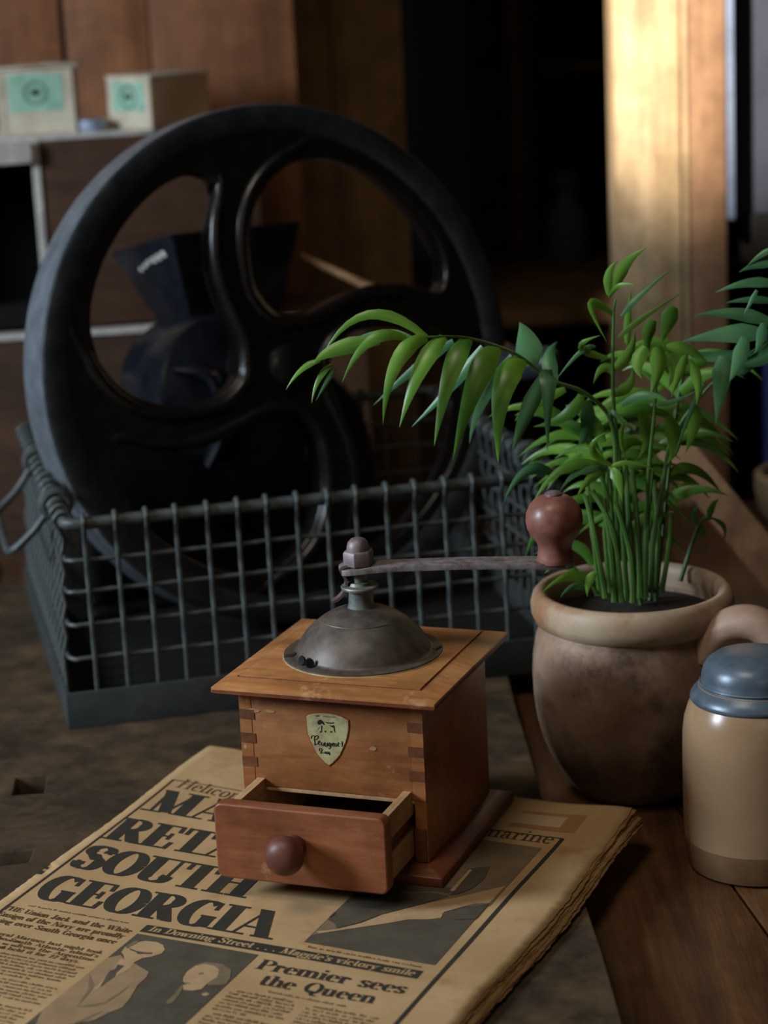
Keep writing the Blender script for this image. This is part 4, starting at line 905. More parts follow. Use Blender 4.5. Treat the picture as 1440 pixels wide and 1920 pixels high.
# hooked spring under the nut, on the left
hk = smooth_loop([(0.002, .1664), (-.0075, .1666), (-.0108, .1650), (-.0098, .1618), (-.0080, .1580), (-.0082, .1540), (-.0100, .1500), (-.0132, .1468), (-.0168, .1452)], 4, False)
HKM = local_dir(radians(4))
m = MB(); vs = []
for i, (x, z) in enumerate(hk):
    n0 = hk[max(i - 1, 0)]; n1 = hk[min(i + 1, len(hk) - 1)]
    dx, dz = n1[0] - n0[0], n1[1] - n0[1]; l = math.hypot(dx, dz)
    ox, oz = -dz / l * .0008, dx / l * .0008
    w = .0042 - .0012 * i / len(hk)
    for y, q in ((-w, -1), (w, -1), (w, 1), (-w, 1)):
        vs.append(HKM @ Vector((x + q * ox, y, z + q * oz)))
fs = [(3, 2, 1, 0), tuple(4 * (len(hk) - 1) + q for q in range(4))]
for k in range(len(hk) - 1):
    for q in range(4):
        fs.append((4 * k + q, 4 * k + (q + 1) % 4, 4 * k + 4 + (q + 1) % 4, 4 * k + 4 + q))
m.add(vs, fs).build('spring_hook', M['rust_iron'], GR, smooth=True, angle=50)
KN = CR @ Matrix.Translation((0.1138, 0, 0))
kn = MB().lathe([(.0104, .1658), (.0108, .1672), (.0103, .1695), (.0097, .1730), (.0098, .1758), (.0112, .1788), (.0138, .1822), (.0158, .1862), (.0165, .1905), (.0160, .1950), (.0143, .1992), (.0115, .2025), (.0082, .2046), (.0050, .2053), (1e-6, .2054)], 40, KN).build('crank_knob', M['knob_wood'], GR, smooth=True, angle=70)
MB().lathe([(.0052, .2048), (.0050, .2062), (.0036, .2074), (1e-6, .2078)], 20, KN).build('rivet', M['rust_iron'], kn, smooth=True)

# drawer, pulled half out
DY = -B - 0.0522
def rrect(x0, x1, z0, z1, r, n=5):
    o = []
    for cx_, cz_, a0 in ((x1 - r, z1 - r, 0), (x0 + r, z1 - r, 90), (x0 + r, z0 + r, 180), (x1 - r, z0 + r, 270)):
        for j in range(n + 1):
            q = radians(a0 + 90 * j / n)
            o.append((cx_ + r * cos(q), cz_ + r * sin(q)))
    return o
vs, fs = curve_mesh([rrect(-.0500, .0500, .0127, .0547, .0035)], .0034, .0012, 2)
dr = MB().add([(v.x, DY + 0.0046 + v.z, v.y) for v in vs], fs).build('drawer', M['drawer_wood'], GR, smooth=True, angle=35)
for s in (-1, 1):
    def sx(p, q): return sorted((s * p, s * q))
    x0, x1 = sx(.0425, .0452)
    MB().box(x0, x1, DY + .0088, 0.02, .0130, .0515).build('drawer_side', M['raw_wood'], dr)
    x0, x1 = sx(.0452, .0472)
    MB().box(x0, x1, DY + .0088, 0.02, .0372, .0515).build('drawer_side', M['raw_wood'], dr, bevel=0.0003)
    MB().box(x0, x1, DY + .0088, 0.02, .0130, .0292).build('drawer_side', M['raw_wood'], dr, bevel=0.0003)
    x0, x1 = sx(.0450, .0455)
    MB().box(x0, x1, DY + .0088, 0.02, .0292, .0372).build('drawer_groove', M['joint_wood'], dr)
MB().box(-.0425, .0425, .0172, .02, .0130, .0500).build('drawer_back', M['raw_wood'], dr)
MB().box(-.0425, .0425, DY + .0088, .0172, .0130, .0155).build('drawer_bottom', M['joint_wood'], dr)
MB().lathe([(.0068, 0), (.0070, .004), (.0080, .0072), (.0100, .0100), (.0112, .0135), (.0110, .0168), (.0094, .0200), (.0064, .0222), (.0030, .0231), (1e-6, .0232)], 30,
           Matrix.Translation((-.0030, DY + .0002, .0352)) @ Matrix.Rotation(pi / 2, 4, 'X')).build('drawer_knob', M['drawer_knob'], dr, smooth=True, angle=70)
MB().box(B - T - .0006, B - .0008, -B - .0011, -B + .001, .0100, .0300).build('stile_facing', M['joint_wood'], GR, bevel=0.0008)

# ================================================================== WIRE BASKET
BK = thing('wire_basket', 'grey galvanised wire mesh basket with solid tray base behind the grinder', 'basket', (-0.2116, 0.2264, ZS), radians(13.0))
BL, BD, BH = 0.375, 0.37, 0.0265
RZ = 0.1450
ins, top_in = 0.004, 0.0100
def wxy(z):      # inset of the mesh at height z
    f = (z - BH) / (RZ - BH)
    return ins + (top_in - ins) * f
for nm, bx in (('tray_side', (0, BL, 0, 0.003)), ('tray_side', (0, BL, BD - 0.003, BD)), ('tray_side', (0, 0.003, 0.003, BD - 0.003)), ('tray_side', (BL - 0.003, BL, 0.003, BD - 0.003))):
    MB().box(bx[0], bx[1], bx[2], bx[3], 0, BH).build(nm, M['tray'], BK, bevel=0.0008)
MB().box(0.003, BL - 0.003, 0.003, BD - 0.003, 0.0005, 0.004).build('tray_floor', M['inner_shade'], BK)  # floor coloured near black for the shade inside the basket
def rect_path(z, r=0.008, n=4):
    q = wxy(z)
    o = []
    for cx_, cy_, a0 in ((BL - q - r, BD - q - r, 0), (q + r, BD - q - r, 90), (q + r, q + r, 180), (BL - q - r, q + r, 270)):
        for j in range(n + 1):
            aa = radians(a0 + 90 * j / n)
            o.append((cx_ + r * cos(aa), cy_ + r * sin(aa), z))
    return o
def dense(path, step=0.02):
    o = []
    for i in range(len(path)):
        a_, b_ = Vector(path[i]), Vector(path[(i + 1) % len(path)])
        n = max(1, int((b_ - a_).length / step))
        for j in range(n):
            o.append(a_ + (b_ - a_) * j / n)
    return o
MB().tube(rect_path(RZ, 0.010), 0.0044, 10, closed=True).build('rim', M['wire'], BK, smooth=True)
for z in (0.0494, 0.0732, 0.0970, 0.1190):
    pth = [(p[0] + RND.uniform(-.0003, .0003), p[1] + RND.uniform(-.0003, .0003), p[2] + RND.uniform(-.0004, .0004)) for p in dense(rect_path(z), 0.0225)]
    MB().tube(pth, 0.0017, 8, closed=True).build('horizontal_wire', M['wire'], BK, smooth=True)
# one upright wire, hooked over the rim; outward is -y
def upright_wire():
    p = []
    zs = [BH - 0.012, BH, 0.0494, 0.0613, 0.0732, 0.0851, 0.0970, 0.1080, 0.1190, 0.132]
    for i, z in enumerate(zs):
        q = wxy(max(z, BH))
        w = 0.0018 * (1 if i % 2 else -1) if i > 1 else 0.0008
        p.append((0, q - 0.0012 + 0.6 * w, z))
    q = wxy(RZ)
    for j in range(8):
        aa = radians(180 - 30 * j)
        p.append((0, q + 0.0062 * cos(aa), RZ + 0.0062 * sin(aa)))
    return smooth_loop(p, 2, False)
proto = MB().tube(upright_wire(), 0.0018, 7).build('upright_wire', M['wire'], BK, smooth=True)
wire_mesh = proto.data
first = True
def put_wire(x, y, rz):
    global first
    if first:
        o = proto; first = False
    else:
        o = proto.copy(); COL.objects.link(o); o.parent = BK
    o.location = (x, y, 0); o.rotation_euler = (0, 0, rz)
n = 16
for i in range(n):
    x = 0.0225 + i * (BL - 0.045 + 0.0225 * 0.6) / n
    put_wire(x + RND.uniform(-.0006, .0006), 0, 0)
    put_wire(x, BD, pi)
for i in range(n):
    y = 0.0225 + i * (BD - 0.045 + 0.0225 * 0.6) / n
    put_wire(0, y, -pi / 2)
    put_wire(BL, y, pi / 2)
# drop handles on the short sides
def drop_handle(side):
    xr = wxy(RZ) if side < 0 else BL - wxy(RZ)
    s = side
    h = MB().tube(smooth_loop([(xr + s * 0.004, 0.075, RZ - .002), (xr + s * 0.018, 0.080, RZ - .020), (xr + s * .034, 0.086, RZ - .034), (xr + s * .036, 0.12, RZ - .036), (xr + s * .036, 0.18, RZ - .036), (xr + s * .034, 0.214, RZ - .034), (xr + s * .018, 0.220, RZ - .020), (xr + s * .004, 0.225, RZ - .002)], 4, False), 0.0030, 8).build('drop_handle', M['wire'], BK, smooth=True)
    for y in (0.075, 0.225):
        ring = [(xr + 0.0092 * cos(q), y, RZ + 0.0092 * sin(q)) for q in [2 * pi * j / 18 for j in range(18)]]
        MB().tube(ring, 0.0036, 8, closed=True).build('handle_ring', M['wire'], h, smooth=True)
drop_handle(-1); drop_handle(1)
for y in (0.03, 0.045, 0.06, 0.098, 0.112, 0.126, 0.15, 0.17):
    q = wxy(RZ)
    ring = [(q + 0.0056 * cos(t), y + 0.0012 * cos(t), RZ + 0.0056 * sin(t)) for t in [2 * pi * j / 14 for j in range(14)]]
    MB().tube(ring, 0.0015, 6, closed=True).build('wire_coil', M['wire'], BK, smooth=True)

# ================================================================== CAST IRON HAND MILL
YAW, TILT, WR = 0.509, 0.1419, 0.2001
FZ = ZS + 0.0042
MILL = thing('hand_mill', 'black cast iron hand mill with large curved spoke flywheel standing in the wire basket', 'mill', (-0.0526, 0.452, FZ), YAW)
ZC = 0.2041 - FZ
def wl(a_, b_, c_):        # wheel plane (right, up, forward) -> mill frame
    return (a_, b_ * sin(TILT) - c_ * cos(TILT), ZC + b_ * cos(TILT) + c_ * sin(TILT))
OPEN = [(.80, 79.5), (.842, 70), (.858, 58), (.862, 46), (.862, 35), (.852, 26), (.82, 19), (.765, 15), (.70, 15.5), (.585, 23.5), (.45, 32.5), (.325, 41), (.225, 52), (.185, 72), (.195, 96), (.275, 107), (.36, 107.5), (.515, 101.5), (.63, 95.5), (.71, 89.5), (.765, 84)]
def opening(k):
    pts = [(WR * r * cos(radians(t + 90 * k)), WR * r * sin(radians(t + 90 * k))) for r, t in OPEN]
    return smooth_loop(pts, 4)
disc = [(WR * 0.93 * cos(2 * pi * i / 96), WR * 0.93 * sin(2 * pi * i / 96)) for i in range(96)]
vs, fs = curve_mesh([disc] + [opening(k) for k in range(4)], 0.0080, 0.0030, 3)
fw = MB().add([wl(v.x, v.y, -0.0135 + v.z) for v in vs], fs).build('flywheel', M['iron'], MILL, smooth=True, angle=50)
fw['label'] = 'large black flywheel with four swept spokes'
# heavy rim
prof = [(.885, -.006), (.90, -.0022), (.93, -.0004), (.985, .0), (.999, -.0008), (1.003, -.0025), (1.004, -.004), (1.004, -.040), (.996, -.044), (.90, -.044), (.878, -.040), (.872, -.022)]
mbr = MB(); vs = []; fs = []
N = 128
for r, z in prof:
    for i in range(N):
        q = 2 * pi * i / N
        vs.append(wl(WR * r * cos(q), WR * r * sin(q), z))
P_ = len(prof)
for j in range(P_):
    for i in range(N):
        fs.append((j * N + i, j * N + (i + 1) % N, ((j + 1) % P_) * N + (i + 1) % N, ((j + 1) % P_) * N + i))
mbr.add(vs, fs).build('wheel_rim', M['iron_rim'], fw, smooth=True, angle=40)
band = MB(); vs = []; fs = []  # separate outer band, paler than the rim so it looks window-lit
bprof = [(1.0045, -.0022), (1.0065, -.004), (1.0065, -.0385), (1.0045, -.0408), (.99, -.0408), (.99, -.0022)]
for r, z in bprof:
    for i in range(N):
        q = 2 * pi * i / N
        vs.append(wl(WR * r * cos(q), WR * r * sin(q), z))
for j in range(6):
    for i in range(N):
        fs.append((j * N + i, j * N + (i + 1) % N, ((j + 1) % 6) * N + (i + 1) % N, ((j + 1) % 6) * N + i))
band.add(vs, fs).build('rim_tread', M['tread'], fw, smooth=True, angle=40)
# rounded bead along the spokes, fading out on to the rim
for k in range(4):
    seq = OPEN[7:] + [(.80, 79.5), (.86, 74), (.905, 66)]
    lp = smooth_loop([(WR * (r + (0.012 if r > .4 else 0)) * cos(radians(t + 90 * k)), WR * (r + (0.012 if r > .4 else 0)) * sin(radians(t + 90 * k))) for r, t in seq], 3, False)
    cxm, cym = WR * 0.55 * cos(radians(58 + 90 * k)), WR * 0.55 * sin(radians(58 + 90 * k))
    nn_ = len(lp)
    MB().tube([wl(cxm + (p[0] - cxm) * 1.05, cym + (p[1] - cym) * 1.05, -0.0045 - 0.004 * (1 - min(1, i / 6)) - 0.005 * max(0, (i - nn_ + 9) / 9)) for i, p in enumerate(lp)], 0.0056, 10).build('spoke_bead', M['iron'], fw, smooth=True)
def along_axis(prof, n=32, off=(0, 0)):
    """lathe whose axis is the wheel's axle; z of the profile runs forward"""
    b_ = MB().lathe(prof, n)
    b_.v = [wl(v[0] + off[0], v[1] + off[1], v[2]) for v in b_.v]
    return b_
along_axis([(.030, -.05), (.031, -.012), (.027, -.007), (.017, -.005), (.015, .004), (.011, .006), (1e-6, .006)]).build('hub', M['iron'], MILL, smooth=True)
along_axis([(.011, -.30), (.011, -.04)]).build('axle', M['iron_rim'], MILL, smooth=True)
# crank grip on the rim
ga = radians(-7)
along_axis([(.007, -.01), (.007, .006), (.010, .010), (.0135, .022), (.0145, .05), (.0125, .078), (.009, .086), (1e-6, .088)], 24, (WR * .94 * cos(ga), WR * .94 * sin(ga))).build('crank_grip', M['iron_rim'], MILL, smooth=True)
# grinding drum and body behind the wheel
along_axis([(1e-6, -.088), (.055, -.088), (.0585, -.090), (.0595, -.094), (.0595, -.170), (.057, -.175), (1e-6, -.175)], 56, (-0.014, -0.016)).build('grinding_drum', M['iron_gloss'], MILL, smooth=True, angle=45)
inv = Matrix.Rotation(-YAW, 4, 'Z') @ Matrix.Translation((0.0526, -0.452, -FZ))
def W2M(p): return inv @ Vector(p)
# flaring hopper (room coordinates turned into the mill's frame)
ho = [(-0.212, 0.690, 0.268), (-0.150, 0.600, 0.2925), (-0.044, 0.690, 0.288), (-0.110, 0.780, 0.270)]
hb = [(-0.158, 0.660, 0.188), (-0.130, 0.622, 0.150), (-0.082, 0.664, 0.150), (-0.108, 0.704, 0.188)]
hm = MB()
co = sum((Vector(p) for p in ho), Vector()) / 4; cb = sum((Vector(p) for p in hb), Vector()) / 4
outer = [W2M(p) for p in ho] + [W2M(p) for p in hb]
inner = [W2M(co + (Vector(p) - co) * 0.94) for p in ho] + [W2M(cb + (Vector(p) - cb) * 0.9) for p in hb]
vs = outer + inner
fs = []
for i in range(4):
    j = (i + 1) % 4
    fs += [(i, j, 4 + j, 4 + i), (8 + j, 8 + i, 12 + i, 12 + j), (j, i, 8 + i, 8 + j), (4 + i, 4 + j, 12 + j, 12 + i)]
hop = hm.add(vs, fs).build('hopper', M['iron_gloss'], MILL, bevel=0.001)
hop['label'] = 'flaring black hopper behind the wheel'
# small raised pale marks near the lip of the hopper's left face
a0, a1, a2 = Vector(ho[0]), Vector(ho[1]), Vector(hb[0])
nrm = (a1 - a0).cross(a2 - a0).normalized()
if nrm.y > 0: nrm = -nrm
mk = MB()
for i, (u_, v_) in enumerate(((.30, .30), (.39, .27), (.47, .24), (.56, .235), (.65, .22), (.74, .20))):
    p = a0 + (a1 - a0) * u_ + (a2 - a0) * v_ * 0.75 + nrm * 0.0008
    e1 = (a1 - a0).normalized() * 0.0026; e2 = (a2 - a0).normalized() * (0.0032 if i > 2 else 0.0022)
    mk.hexa([W2M(q) for q in (p - e1 - e2, p + e1 - e2, p + e1 + e2, p - e1 + e2, p - e1 * .8 - e2 * .8 + nrm * .0012, p + e1 * .8 - e2 * .8 + nrm * .0012, p + e1 * .8 + e2 * .8 + nrm * .0012, p - e1 * .8 + e2 * .8 + nrm * .0012)])
mk.build('pale_marks', M['white_edge'], hop)
# frame: two splayed legs, bracket, foot plate
def mtube(pts, r, name, mat='iron', n=10, flat=1.0):
    return MB().tube([Vector(p) for p in smooth_loop(pts, 4, False)], r, n, flat=flat).build(name, M[mat], MILL, smooth=True)
mtube([(-.05, .13, .16), (-.075, .13, .11), (-.095, .13, .06), (-.105, .13, .006)], 0.014, 'leg', 'iron', 10, 0.6)
mtube([(.03, .13, .16), (.06, .13, .12), (.082, .13, .06), (.09, .13, .006)], 0.014, 'leg', 'iron', 10, 0.6)
mtube([(-.02, .185, .15), (-.03, .20, .08), (-.03, .205, .006)], 0.013, 'leg', 'iron', 10, 0.6)
mtube([(-.055, .09, .20), (-.03, .075, .19), (-.025, .07, .15), (-.035, .08, .12)], 0.012, 'bracket', 'iron_gloss', 10, 0.5)
mtube([(.0, .10, .215), (.03, .09, .20), (.04, .085, .17), (.02, .08, .15)], 0.012, 'bracket', 'iron_gloss', 10, 0.5)
mtube([(.05, .15, .17), (.10, .15, .165), (.135, .15, .12), (.145, .15, .05), (.145, .15, .005)], 0.011, 'outer_stay', 'iron')
MB().box(-.135, .075, .115, .205, .006, .150).build('dark_infill', M['iron'], MILL, bevel=0.012, seg=3)  # dark block added so the space behind the wheel reads black
MB().box(-.15, .11, .10, .215, 0, .006).build('foot_plate', M['iron'], MILL, bevel=0.002)

# pale wooden stick lying from the hopper across to the basket's back rim
p0, p1 = Vector((-0.047, 0.70, 0.257)), Vector((0.155, 0.635, 0.160))
st = MB().tube([p0 + (p1 - p0) * t - p1 for t in [i / 12 for i in range(13)]], [0.0032, 0.0034, 0.0036, 0.004, 0.005, 0.0062, 0.007, 0.0074, 0.0074, 0.0072, 0.0068, 0.006, 0.005], 12).build('wooden_stick', M['stick'], smooth=True)
st.location = p1
tag(st, 'pale wooden stick slanting down behind the flywheel from the hopper', 'stick')

# ================================================================== CLAY POT AND PALM
PX, PY = 0.172, 0.118
POT = thing('clay_pot', 'mottled brown earthenware pot with rolled rim holding the palm', 'pot', (PX, PY, ZT))
z0 = ZT
MB().lathe([(1e-6, 0), (.0360, 0), (.0400, .002), (.0470, .012), (.0540, .024), (.0592, .036), (.0628, .050), (.0646, .066), (.0650, .080), (.0642, .093), (.0622, .104), (.0598, .111), (.0586, .117), (.0550, .120), (.0550, .112), (.0590, .090), (.0560, .050), (.0440, .016), (1e-6, .010)], 56).build('pot_body', M['clay'], POT, smooth=True, angle=60)
MB().lathe([(.0560, .117), (.0590, .1130), (.0624, .1150), (.0646, .1205), (.0650, .1265), (.0636, .1320), (.0606, .1352), (.0570, .1350), (.0546, .1322), (.0540, .1260)], 56, closed=True).build('pot_rim', M['clay_rim'], POT, smooth=True, angle=70)
MB().lathe([(.0553, .117), (.03, .120), (1e-6, .121)], 30).build('soil', M['soil'], POT, smooth=True)
hp_ = [(.0480, -.0390, .098), (.0560, -.0420, .112), (.0680, -.0480, .1215), (.0820, -.0560, .1210), (.0930, -.0620, .108), (.0950, -.0620, .090), (.0860, -.0560, .070), (.0680, -.0450, .054), (.0520, -.0330, .046)]
hs = smooth_loop([(p[0] - 0.009, p[1], p[2] + 0.001) for p in hp_], 5, False)
MB().tube(hs, [0.0150 - 0.0020 * sin(pi * i / len(hs)) for i in range(len(hs))], 12, flat=0.8).build('pot_handle', M['clay_handle'], POT, smooth=True)

PALM = thing('parlour_palm', 'green parlour palm with arching fronds growing in the clay pot', 'palm', (PX, PY, 0.094))
PO = Vector((PX, PY, 0.094))
def leaflet(b_, m_, t_, w, mat, parent, fold=0.28, up=None):
    b_, m_, t_ = Vector(b_), Vector(m_), Vector(t_)
    ctrl = 2 * m_ - 0.5 * (b_ + t_)
    n = 10
    view = Vector((0.0, -0.95, 0.32)) if up is None else up
    vs = []
    for i in range(n + 1):
        t = i / n
        p = (1 - t) ** 2 * b_ + 2 * t * (1 - t) * ctrl + t * t * t_
        d = (2 * (1 - t) * (ctrl - b_) + 2 * t * (t_ - ctrl)).normalized()
        side = d.cross(view)
        if side.length < 0.15: side = d.cross(Vector((0.6, 0, 0.8)))
        side.normalize()
        nn = side.cross(d).normalized()
        ww = w * 0.54 * ((0.5 + 0.5 * (t / 0.3) ** 0.8) if t < 0.3 else (1 - ((t - 0.3) / 0.7) ** 1.35))
        if i == n: ww = w * 0.01
        vs += [p - PO - side * ww - nn * ww * fold, p - PO - side * ww * 0.5 + nn * ww * 0.02, p - PO + nn * ww * fold * 0.5, p - PO + side * ww * 0.5 + nn * ww * 0.02, p - PO + side * ww - nn * ww * fold]
    fs = []
    for i in range(n):
        for j in range(4):
            fs.append((5 * i + j, 5 * i + j + 1, 5 * i + j + 6, 5 * i + j + 5))
    return MB().add(vs, fs).build('leaflet', mat, parent, smooth=True, angle=60)
RL = random.Random(21)
COOL = {2}
for fi, (rach, leaves) in enumerate(FRONDS):
    pts = [Vector(p) - PO for p in smooth_loop(rach, 5, False)]
    rad = [0.0018 - 0.0013 * i / len(pts) for i in range(len(pts))]
    f_ = MB().tube(pts, rad, 7).build('frond', M['stem'], PALM, smooth=True)
    for li, (b_, m_, t_, w) in enumerate(leaves):
        if fi == 0 and li < 7:      # hang from the rachis itself
            near = min(pts, key=lambda q: abs((q + PO).x - (b_[0] + 0.010)))
            b_ = tuple(near + PO)
            m_ = tuple(Vector(m_) + Vector((0.002, -0.004, 0.010)))
        mat = M['leaf_cool'] if (fi in COOL or (fi == 0 and li >= 13) or RL.random() < 0.2) else M['leaf']
        tilt = Vector((RL.uniform(-0.25, 0.25), -0.9, 0.35 + RL.uniform(-0.2, 0.2)))
        leaflet(b_, m_, t_, w * (0.8 if fi in (1, 3, 4) else 1.0), mat, f_, 0.16, tilt)
for q in STEMS:
    pts = [Vector(p) - PO for p in smooth_loop(q, 6, False)]
    MB().tube(pts, [0.0019 - 0.0005 * i / len(pts) + (0.0005 if i % 6 == 0 else 0) for i in range(len(pts))], 7).build('cane', M['stem'], PALM, smooth=True)
# inner foliage behind the front fronds
for k in range(4):
    aa = RL.uniform(0.1, pi - 0.1)
    base = Vector((PX + RL.uniform(-.02, .02), PY + RL.uniform(0, .03), 0.094 + 0.002))
    hh = RL.uniform(0.10, 0.19)
    tip = base + Vector((cos(aa) * RL.uniform(.02, .05), 0.02 + sin(aa) * RL.uniform(.01, .05), hh))
    mid = (base + tip) / 2 + Vector((0, 0, 0.02))
    path = smooth_loop([tuple(base), tuple(mid), tuple(tip)], 5, False)
    f_ = MB().tube([Vector(p) - PO for p in path], 0.0016, 6).build('frond', M['stem'], PALM, smooth=True)
    for j in range(7):
        b_ = Vector(path[3 + j])
        for s in (-1, 1):
            ln = RL.uniform(0.04, 0.06)
            d = Vector((s * RL.uniform(0.5, 1.0), RL.uniform(-0.3, 0.5), RL.uniform(-0.3, 0.6))).normalized()
            t_ = b_ + d * ln + Vector((0, 0, -0.012))
            m_ = b_ + d * ln * 0.5 + Vector((0, 0, 0.004))
            leaflet(b_, m_, t_, RL.uniform(.006, .0085), M['leaf'], f_, 0.16, Vector((RL.uniform(-.4, .4), -0.8, RL.uniform(0.1, 0.7))))

# ================================================================== STONEWARE JAR
JAR = thing('stoneware_jar', 'cream stoneware jar with grey metal lid at the right edge', 'jar', (0.227, -0.014, ZT))
MB().lathe([(1e-6, 0), (.0360, 0), (.0392, .002), (.0408, .008), (.0418, .020), (.0423, .040), (.0424, .066), (.0421, .082), (.0410, .0915), (.0388, .0990), (.0352, .1060), (.0330, .1085), (.0325, .112), (.029, .112), (.029, .107), (.036, .09), (.038, .01), (1e-6, .006)], 64).build('jar_body', M['stoneware'], JAR, smooth=True, angle=60)
MB().lathe([(.0393, .0012), (.0411, .0080), (.04205, .0180), (.04205, .0190), (.0405, .010), (.0385, .002)], 64, closed=True).build('foot_band', mottled('jar_foot', (112, 84, 56), (134, 104, 74), scale=26, rough=(0.4, 0.55)), JAR, smooth=True)
lidj = MB().lathe([(.0368, .1030), (.0376, .1042), (.0373, .1058), (.0360, .1080), (.0342, .1102), (.0318, .1122), (.0310, .1132), (.0312, .1142), (.0308, .1150), (.0306, .1180), (.0296, .1222), (.0272, .1260), (.0230, .1290), (.0170, .1310), (.0085, .1320), (1e-6, .1322)], 64).build('jar_lid', M['pewter'], JAR, smooth=True, angle=60)
lidj['label'] = 'grey blue domed metal lid'
MB().lathe([(.0306, .1132), (.0316, .1128), (.0322, .1136), (.0316, .1145), (.0306, .1142)], 64, closed=True).build('lid_bead', M['pewter'], lidj, smooth=True)

# ================================================================== CRATES AND SMALL CARTONS, LEFT REAR
CY = radians(10)
UC = thing('wooden_crate', 'dark brown crate with worn white edges under the two cartons', 'crate', (-0.312, 0.95, 0.1625), CY)
MB().box(0.006, 0.222, 0.002, 0.016, 0, 0.186).build('front_board', M['crate'], UC, bevel=0.001)
MB().box(-0.22, 0.222, 0.165, 0.180, 0, 0.186).build('back_board', M['inner_shade'], UC)  # inside boards painted near black for the shade within the crate
MB().box(-0.22, 0.207, 0.02, 0.165, 0, 0.008).build('bottom_board', M['inner_shade'], UC)
MB().box(-0.22, -0.205, 0.004, 0.165, 0, 0.186).build('side_board', M['inner_shade'], UC)
MB().box(-0.0008, 0.0062, -0.001, 0.02, 0, 0.186).build('corner_strip', M['white_edge'], UC, bevel=0.0008)
MB().box(-0.22, 0.222, 0.004, 0.18, 0.186, 0.1905).build('top_board', M['white_edge'], UC, bevel=0.0008)
MB().box(-0.22, -0.0012, -0.012, 0.03, 0.166, 0.1858).build('top_cleat', M['white_edge'], UC, bevel=0.0015)
MB().box(0.207, 0.222, 0.016, 0.165, 0, 0.186).build('side_board', M['crate'], UC)
LC = thing('wooden_crate', 'lower brown crate with pale top edge behind the flywheel', 'crate', (-0.55, 0.925, FLOOR_Z), radians(5.5))
hL = 0.1570 - FLOOR_Z
MB().box(0.0, 0.56, 0.006, 0.022, 0, hL - 0.004).build('front_board', M['crate'], LC, bevel=0.001)
MB().box(0.0, 0.56, 0.001, 0.022, hL - 0.0035, hL + 0.0015).build('pale_edge', M['white_edge'], LC, bevel=0.0006)
MB().box(0.0, 0.56, 0.022, 0.18, hL - 0.012, hL).build('top_board', M['crate'], LC)
for x in (0.0, 0.545):
    MB().box(x, x + 0.015, 0.022, 0.18, 0, hL - 0.012).build('side_board', M['crate'], LC)
TOPZ = 0.1625 + 0.1905
def carton(name, label, x, y, w, d, h, rz, flaps):
    t = thing(name, label, 'carton', (x, y, TOPZ), rz, 'small cartons on the crate')
    MB().box(-w / 2, w / 2, -d / 2, d / 2, 0, h).build('carton_body', M['card_side'], t, bevel=0.0015)
    MB().box(-w / 2 + .001, w / 2 - .001, -d / 2 - .0006, -d / 2 + .001, 0.001, h - .001).build('front_panel', M['card'], t)
    g_ = MB().box(-w * .36, w * .36, -d / 2 - .0012, -d / 2, h * .36, h * .93).build('green_label', M['green_print'], t)
    MB().lathe([(.0115, 0), (.0115, .0004), (.0100, .0004), (.0100, 0)], 24, Matrix.Translation((0, -d / 2 - .0012, h * .64)) @ Matrix.Rotation(pi / 2, 4, 'X'), closed=True).build('label_ring', M['tray'], g_)
    MB().sphere((0, -d / 2 - .0012, h * .645), .005, 10, 6, (1.1, .12, .7)).build('label_motif', M['tray'], g_)
    if flaps:
        for i, (x0, x1, dz) in enumerate(((-w / 2 - .003, w * .1, .004), (w * .05, w / 2 + .004, .007))):
            MB().box(x0, x1, -d / 2 - .003, d / 2, h, h + .0022, Matrix.Translation((0, 0, dz * .3)) @ Matrix.Rotation(0.03 * (1 if i else -1), 4, 'Y')).build('top_flap', M['card'], t, bevel=0.0006)
        for x0, x1 in ((-w / 2, -w / 2 + .006), (w / 2 - .006, w / 2)):
            MB().box(x0, x1, -d / 2 - .0016, -d / 2, 0, h).build('corner_flap', M['card'], t)
    else:
        MB().box(-w / 2 - .001, w / 2 + .001, -d / 2 - .001, d / 2 + .001, h - .001, h + .003).build('top_flap', M['card'], t, bevel=0.0015)
carton('carton', 'small torn carton with mint green label standing at the left edge', -0.309, 1.000, 0.075, 0.05, 0.064, radians(3), True)
carton('carton', 'small carton turned sideways with green end label and plain side', -0.1900, 1.012, 0.064, 0.080, 0.050, radians(-42), False)
tn = MB().lathe([(1e-6, 0), (.014, 0), (.0145, .001), (.0145, .0075), (.015, .008), (.015, .0115), (.0142, .012), (1e-6, .012)], 28).build('small_tin', M['tin'], smooth=True)
tn.location = (-0.2555, 0.985, TOPZ)
tag(tn, 'tiny pale flat tin lying between the two cartons', 'tin')

# ================================================================== RIGHT REAR: POST, SLATE, SHELF THINGS
pr_ = thing('timber_post', 'pale sunlit pine post rising behind the palm', 'post', (0.316, 0.95, FLOOR_Z))
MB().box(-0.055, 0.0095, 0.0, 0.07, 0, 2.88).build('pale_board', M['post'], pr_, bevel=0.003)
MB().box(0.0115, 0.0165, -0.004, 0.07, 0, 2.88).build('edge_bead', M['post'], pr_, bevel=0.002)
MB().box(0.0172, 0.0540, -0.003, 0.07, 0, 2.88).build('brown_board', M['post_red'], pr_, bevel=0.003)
sl = thing('slate_board', 'blue grey slate panel in a brown frame beyond the post', 'slate board', (0.377, 0.985, 0.19))
MB().box(0.0, 0.30, 0.002, 0.010, 0.05, 0.60).build('slate_panel', M['slate'], sl)
MB().box(-0.0062, 0.0005, -0.042, 0.016, 0.05, 0.60).build('side_trim', M['slate_trim'], sl, bevel=0.001)
MB().box(-0.006, 0.32, -0.004, 0.016, 0.0, 0.049).build('bottom_rail', M['dark_wall'], sl, bevel=0.002)
MB().box(-0.006, 0.32, -0.004, 0.016, -0.989, -0.26).build('lower_panel', M['crate'], sl)
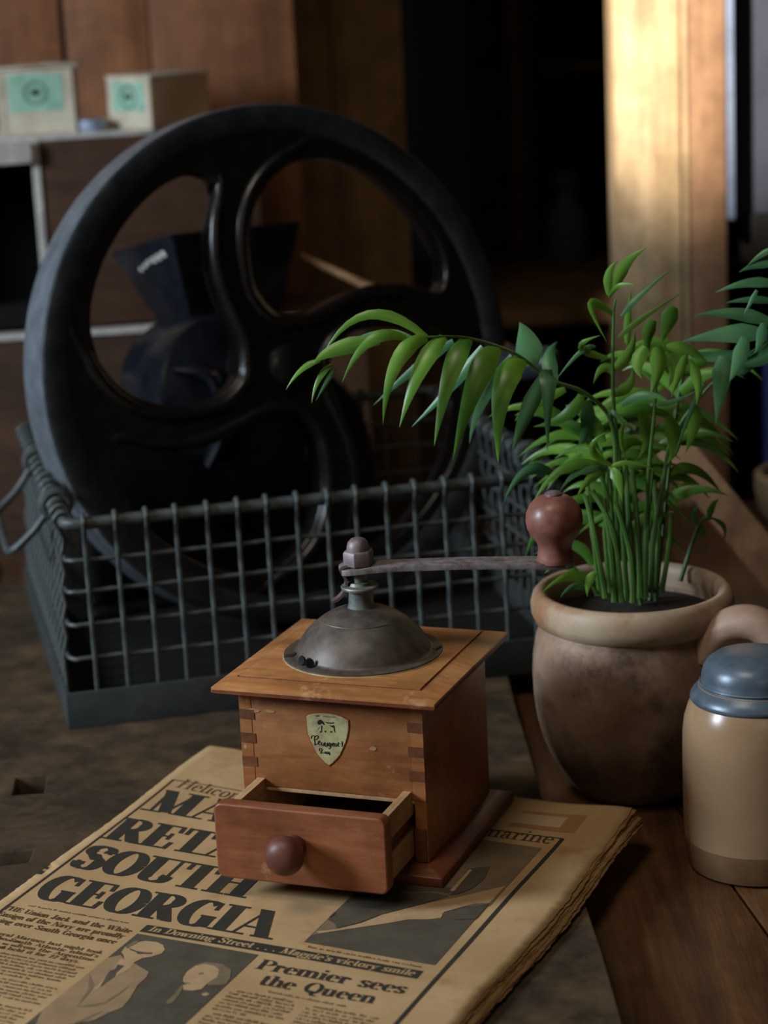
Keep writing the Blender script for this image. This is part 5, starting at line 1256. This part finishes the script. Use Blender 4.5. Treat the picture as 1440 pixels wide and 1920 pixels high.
bb = MB().lathe([(1e-6, 0), (.052, 0), (.060, .010), (.064, .030), (.064, .044), (.060, .047), (.056, .046), (.056, .02), (1e-6, .012)], 40).build('beige_crock', M['beige_pot'], smooth=True)
bb.location = (0.430, 0.772, ZT)
tag(bb, 'blurred low beige crock on the table at the far right', 'crock')
nv = MB().lathe([(1e-6, 0), (.026, 0), (.027, .002), (.027, .135), (.0285, .137), (.0285, .150), (.026, .152), (1e-6, .152)], 28).build('navy_canister', M['navy'], smooth=True)
nv.location = (0.424, 0.90, ZT)
tag(nv, 'dark navy canister standing behind the beige crock', 'canister')
gb = MB().lathe([(1e-6, 0), (.020, 0), (.022, .003), (.0225, .07), (.020, .085), (.010, .098), (.009, .118), (.0105, .120), (1e-6, .121)], 24).build('grey_bottle', M['slate_trim'], smooth=True)
gb.location = (0.398, 0.735, ZT)
tag(gb, 'dusty grey blue bottle seen between post and palm fronds', 'bottle')
# diagonal brace behind the pot
q0, q1 = Vector((0.243, 0.46, 0.128)), Vector((0.352, 0.40, ZT + 0.010))
d = (q1 - q0); L = d.length; d.normalize()
sd = d.cross(Vector((0, 1, 0))).normalized(); fw_ = sd.cross(d)
m = MB(); q1e = q1 + d * 0.01
vs = []
for p in (q0 - q1, q1e - q1):
    for a_, b_ in ((-1, -1), (1, -1), (1, 1), (-1, 1)):
        vs.append(p + sd * a_ * 0.0145 + fw_ * b_ * 0.008)
br = m.hexa(vs).build('wooden_brace', M['brace'], bevel=0.002)
br.location = q1
tag(br, 'brown wooden batten leaning diagonally behind the clay pot', 'batten')

# far things in the dark middle
fb = thing('far_bench', 'dim bench top deep in the dark background', 'bench', (0.27, 1.40, FLOOR_Z))
MB().box(-0.22, 0.075, 0, 0.5, 0.866, 0.886).build('bench_top', M['partition_far'], fb, bevel=0.003)
for x in (-0.2, 0.03):
    MB().box(x, x + 0.04, 0.02, 0.06, 0, 0.866).build('leg', M['partition_far'], fb)
fj = MB().lathe([(1e-6, 0), (.026, 0), (.029, .01), (.030, .05), (.026, .070), (.014, .084), (.012, .098), (.018, .106), (.0175, .124), (1e-6, .126)], 24).build('grey_jug', M['grey_ceramic'], smooth=True)
fj.location = (0.288, 1.80, FLOOR_Z + 0.886)
tag(fj, 'faint grey jug standing on the far dark bench', 'jug')
upright('dark_shelf', 'dim brown shelf board high in the dark background', 'partition_far', 0.272, 0.95, 1.96, 2.05, 0.334, 0.352, 'shelf')
upright('shelf_upright', 'dark post carrying the dim shelf board, hidden beyond the slate', 'crate', 0.90, 0.95, 1.98, 2.03, FLOOR_Z, 0.334)
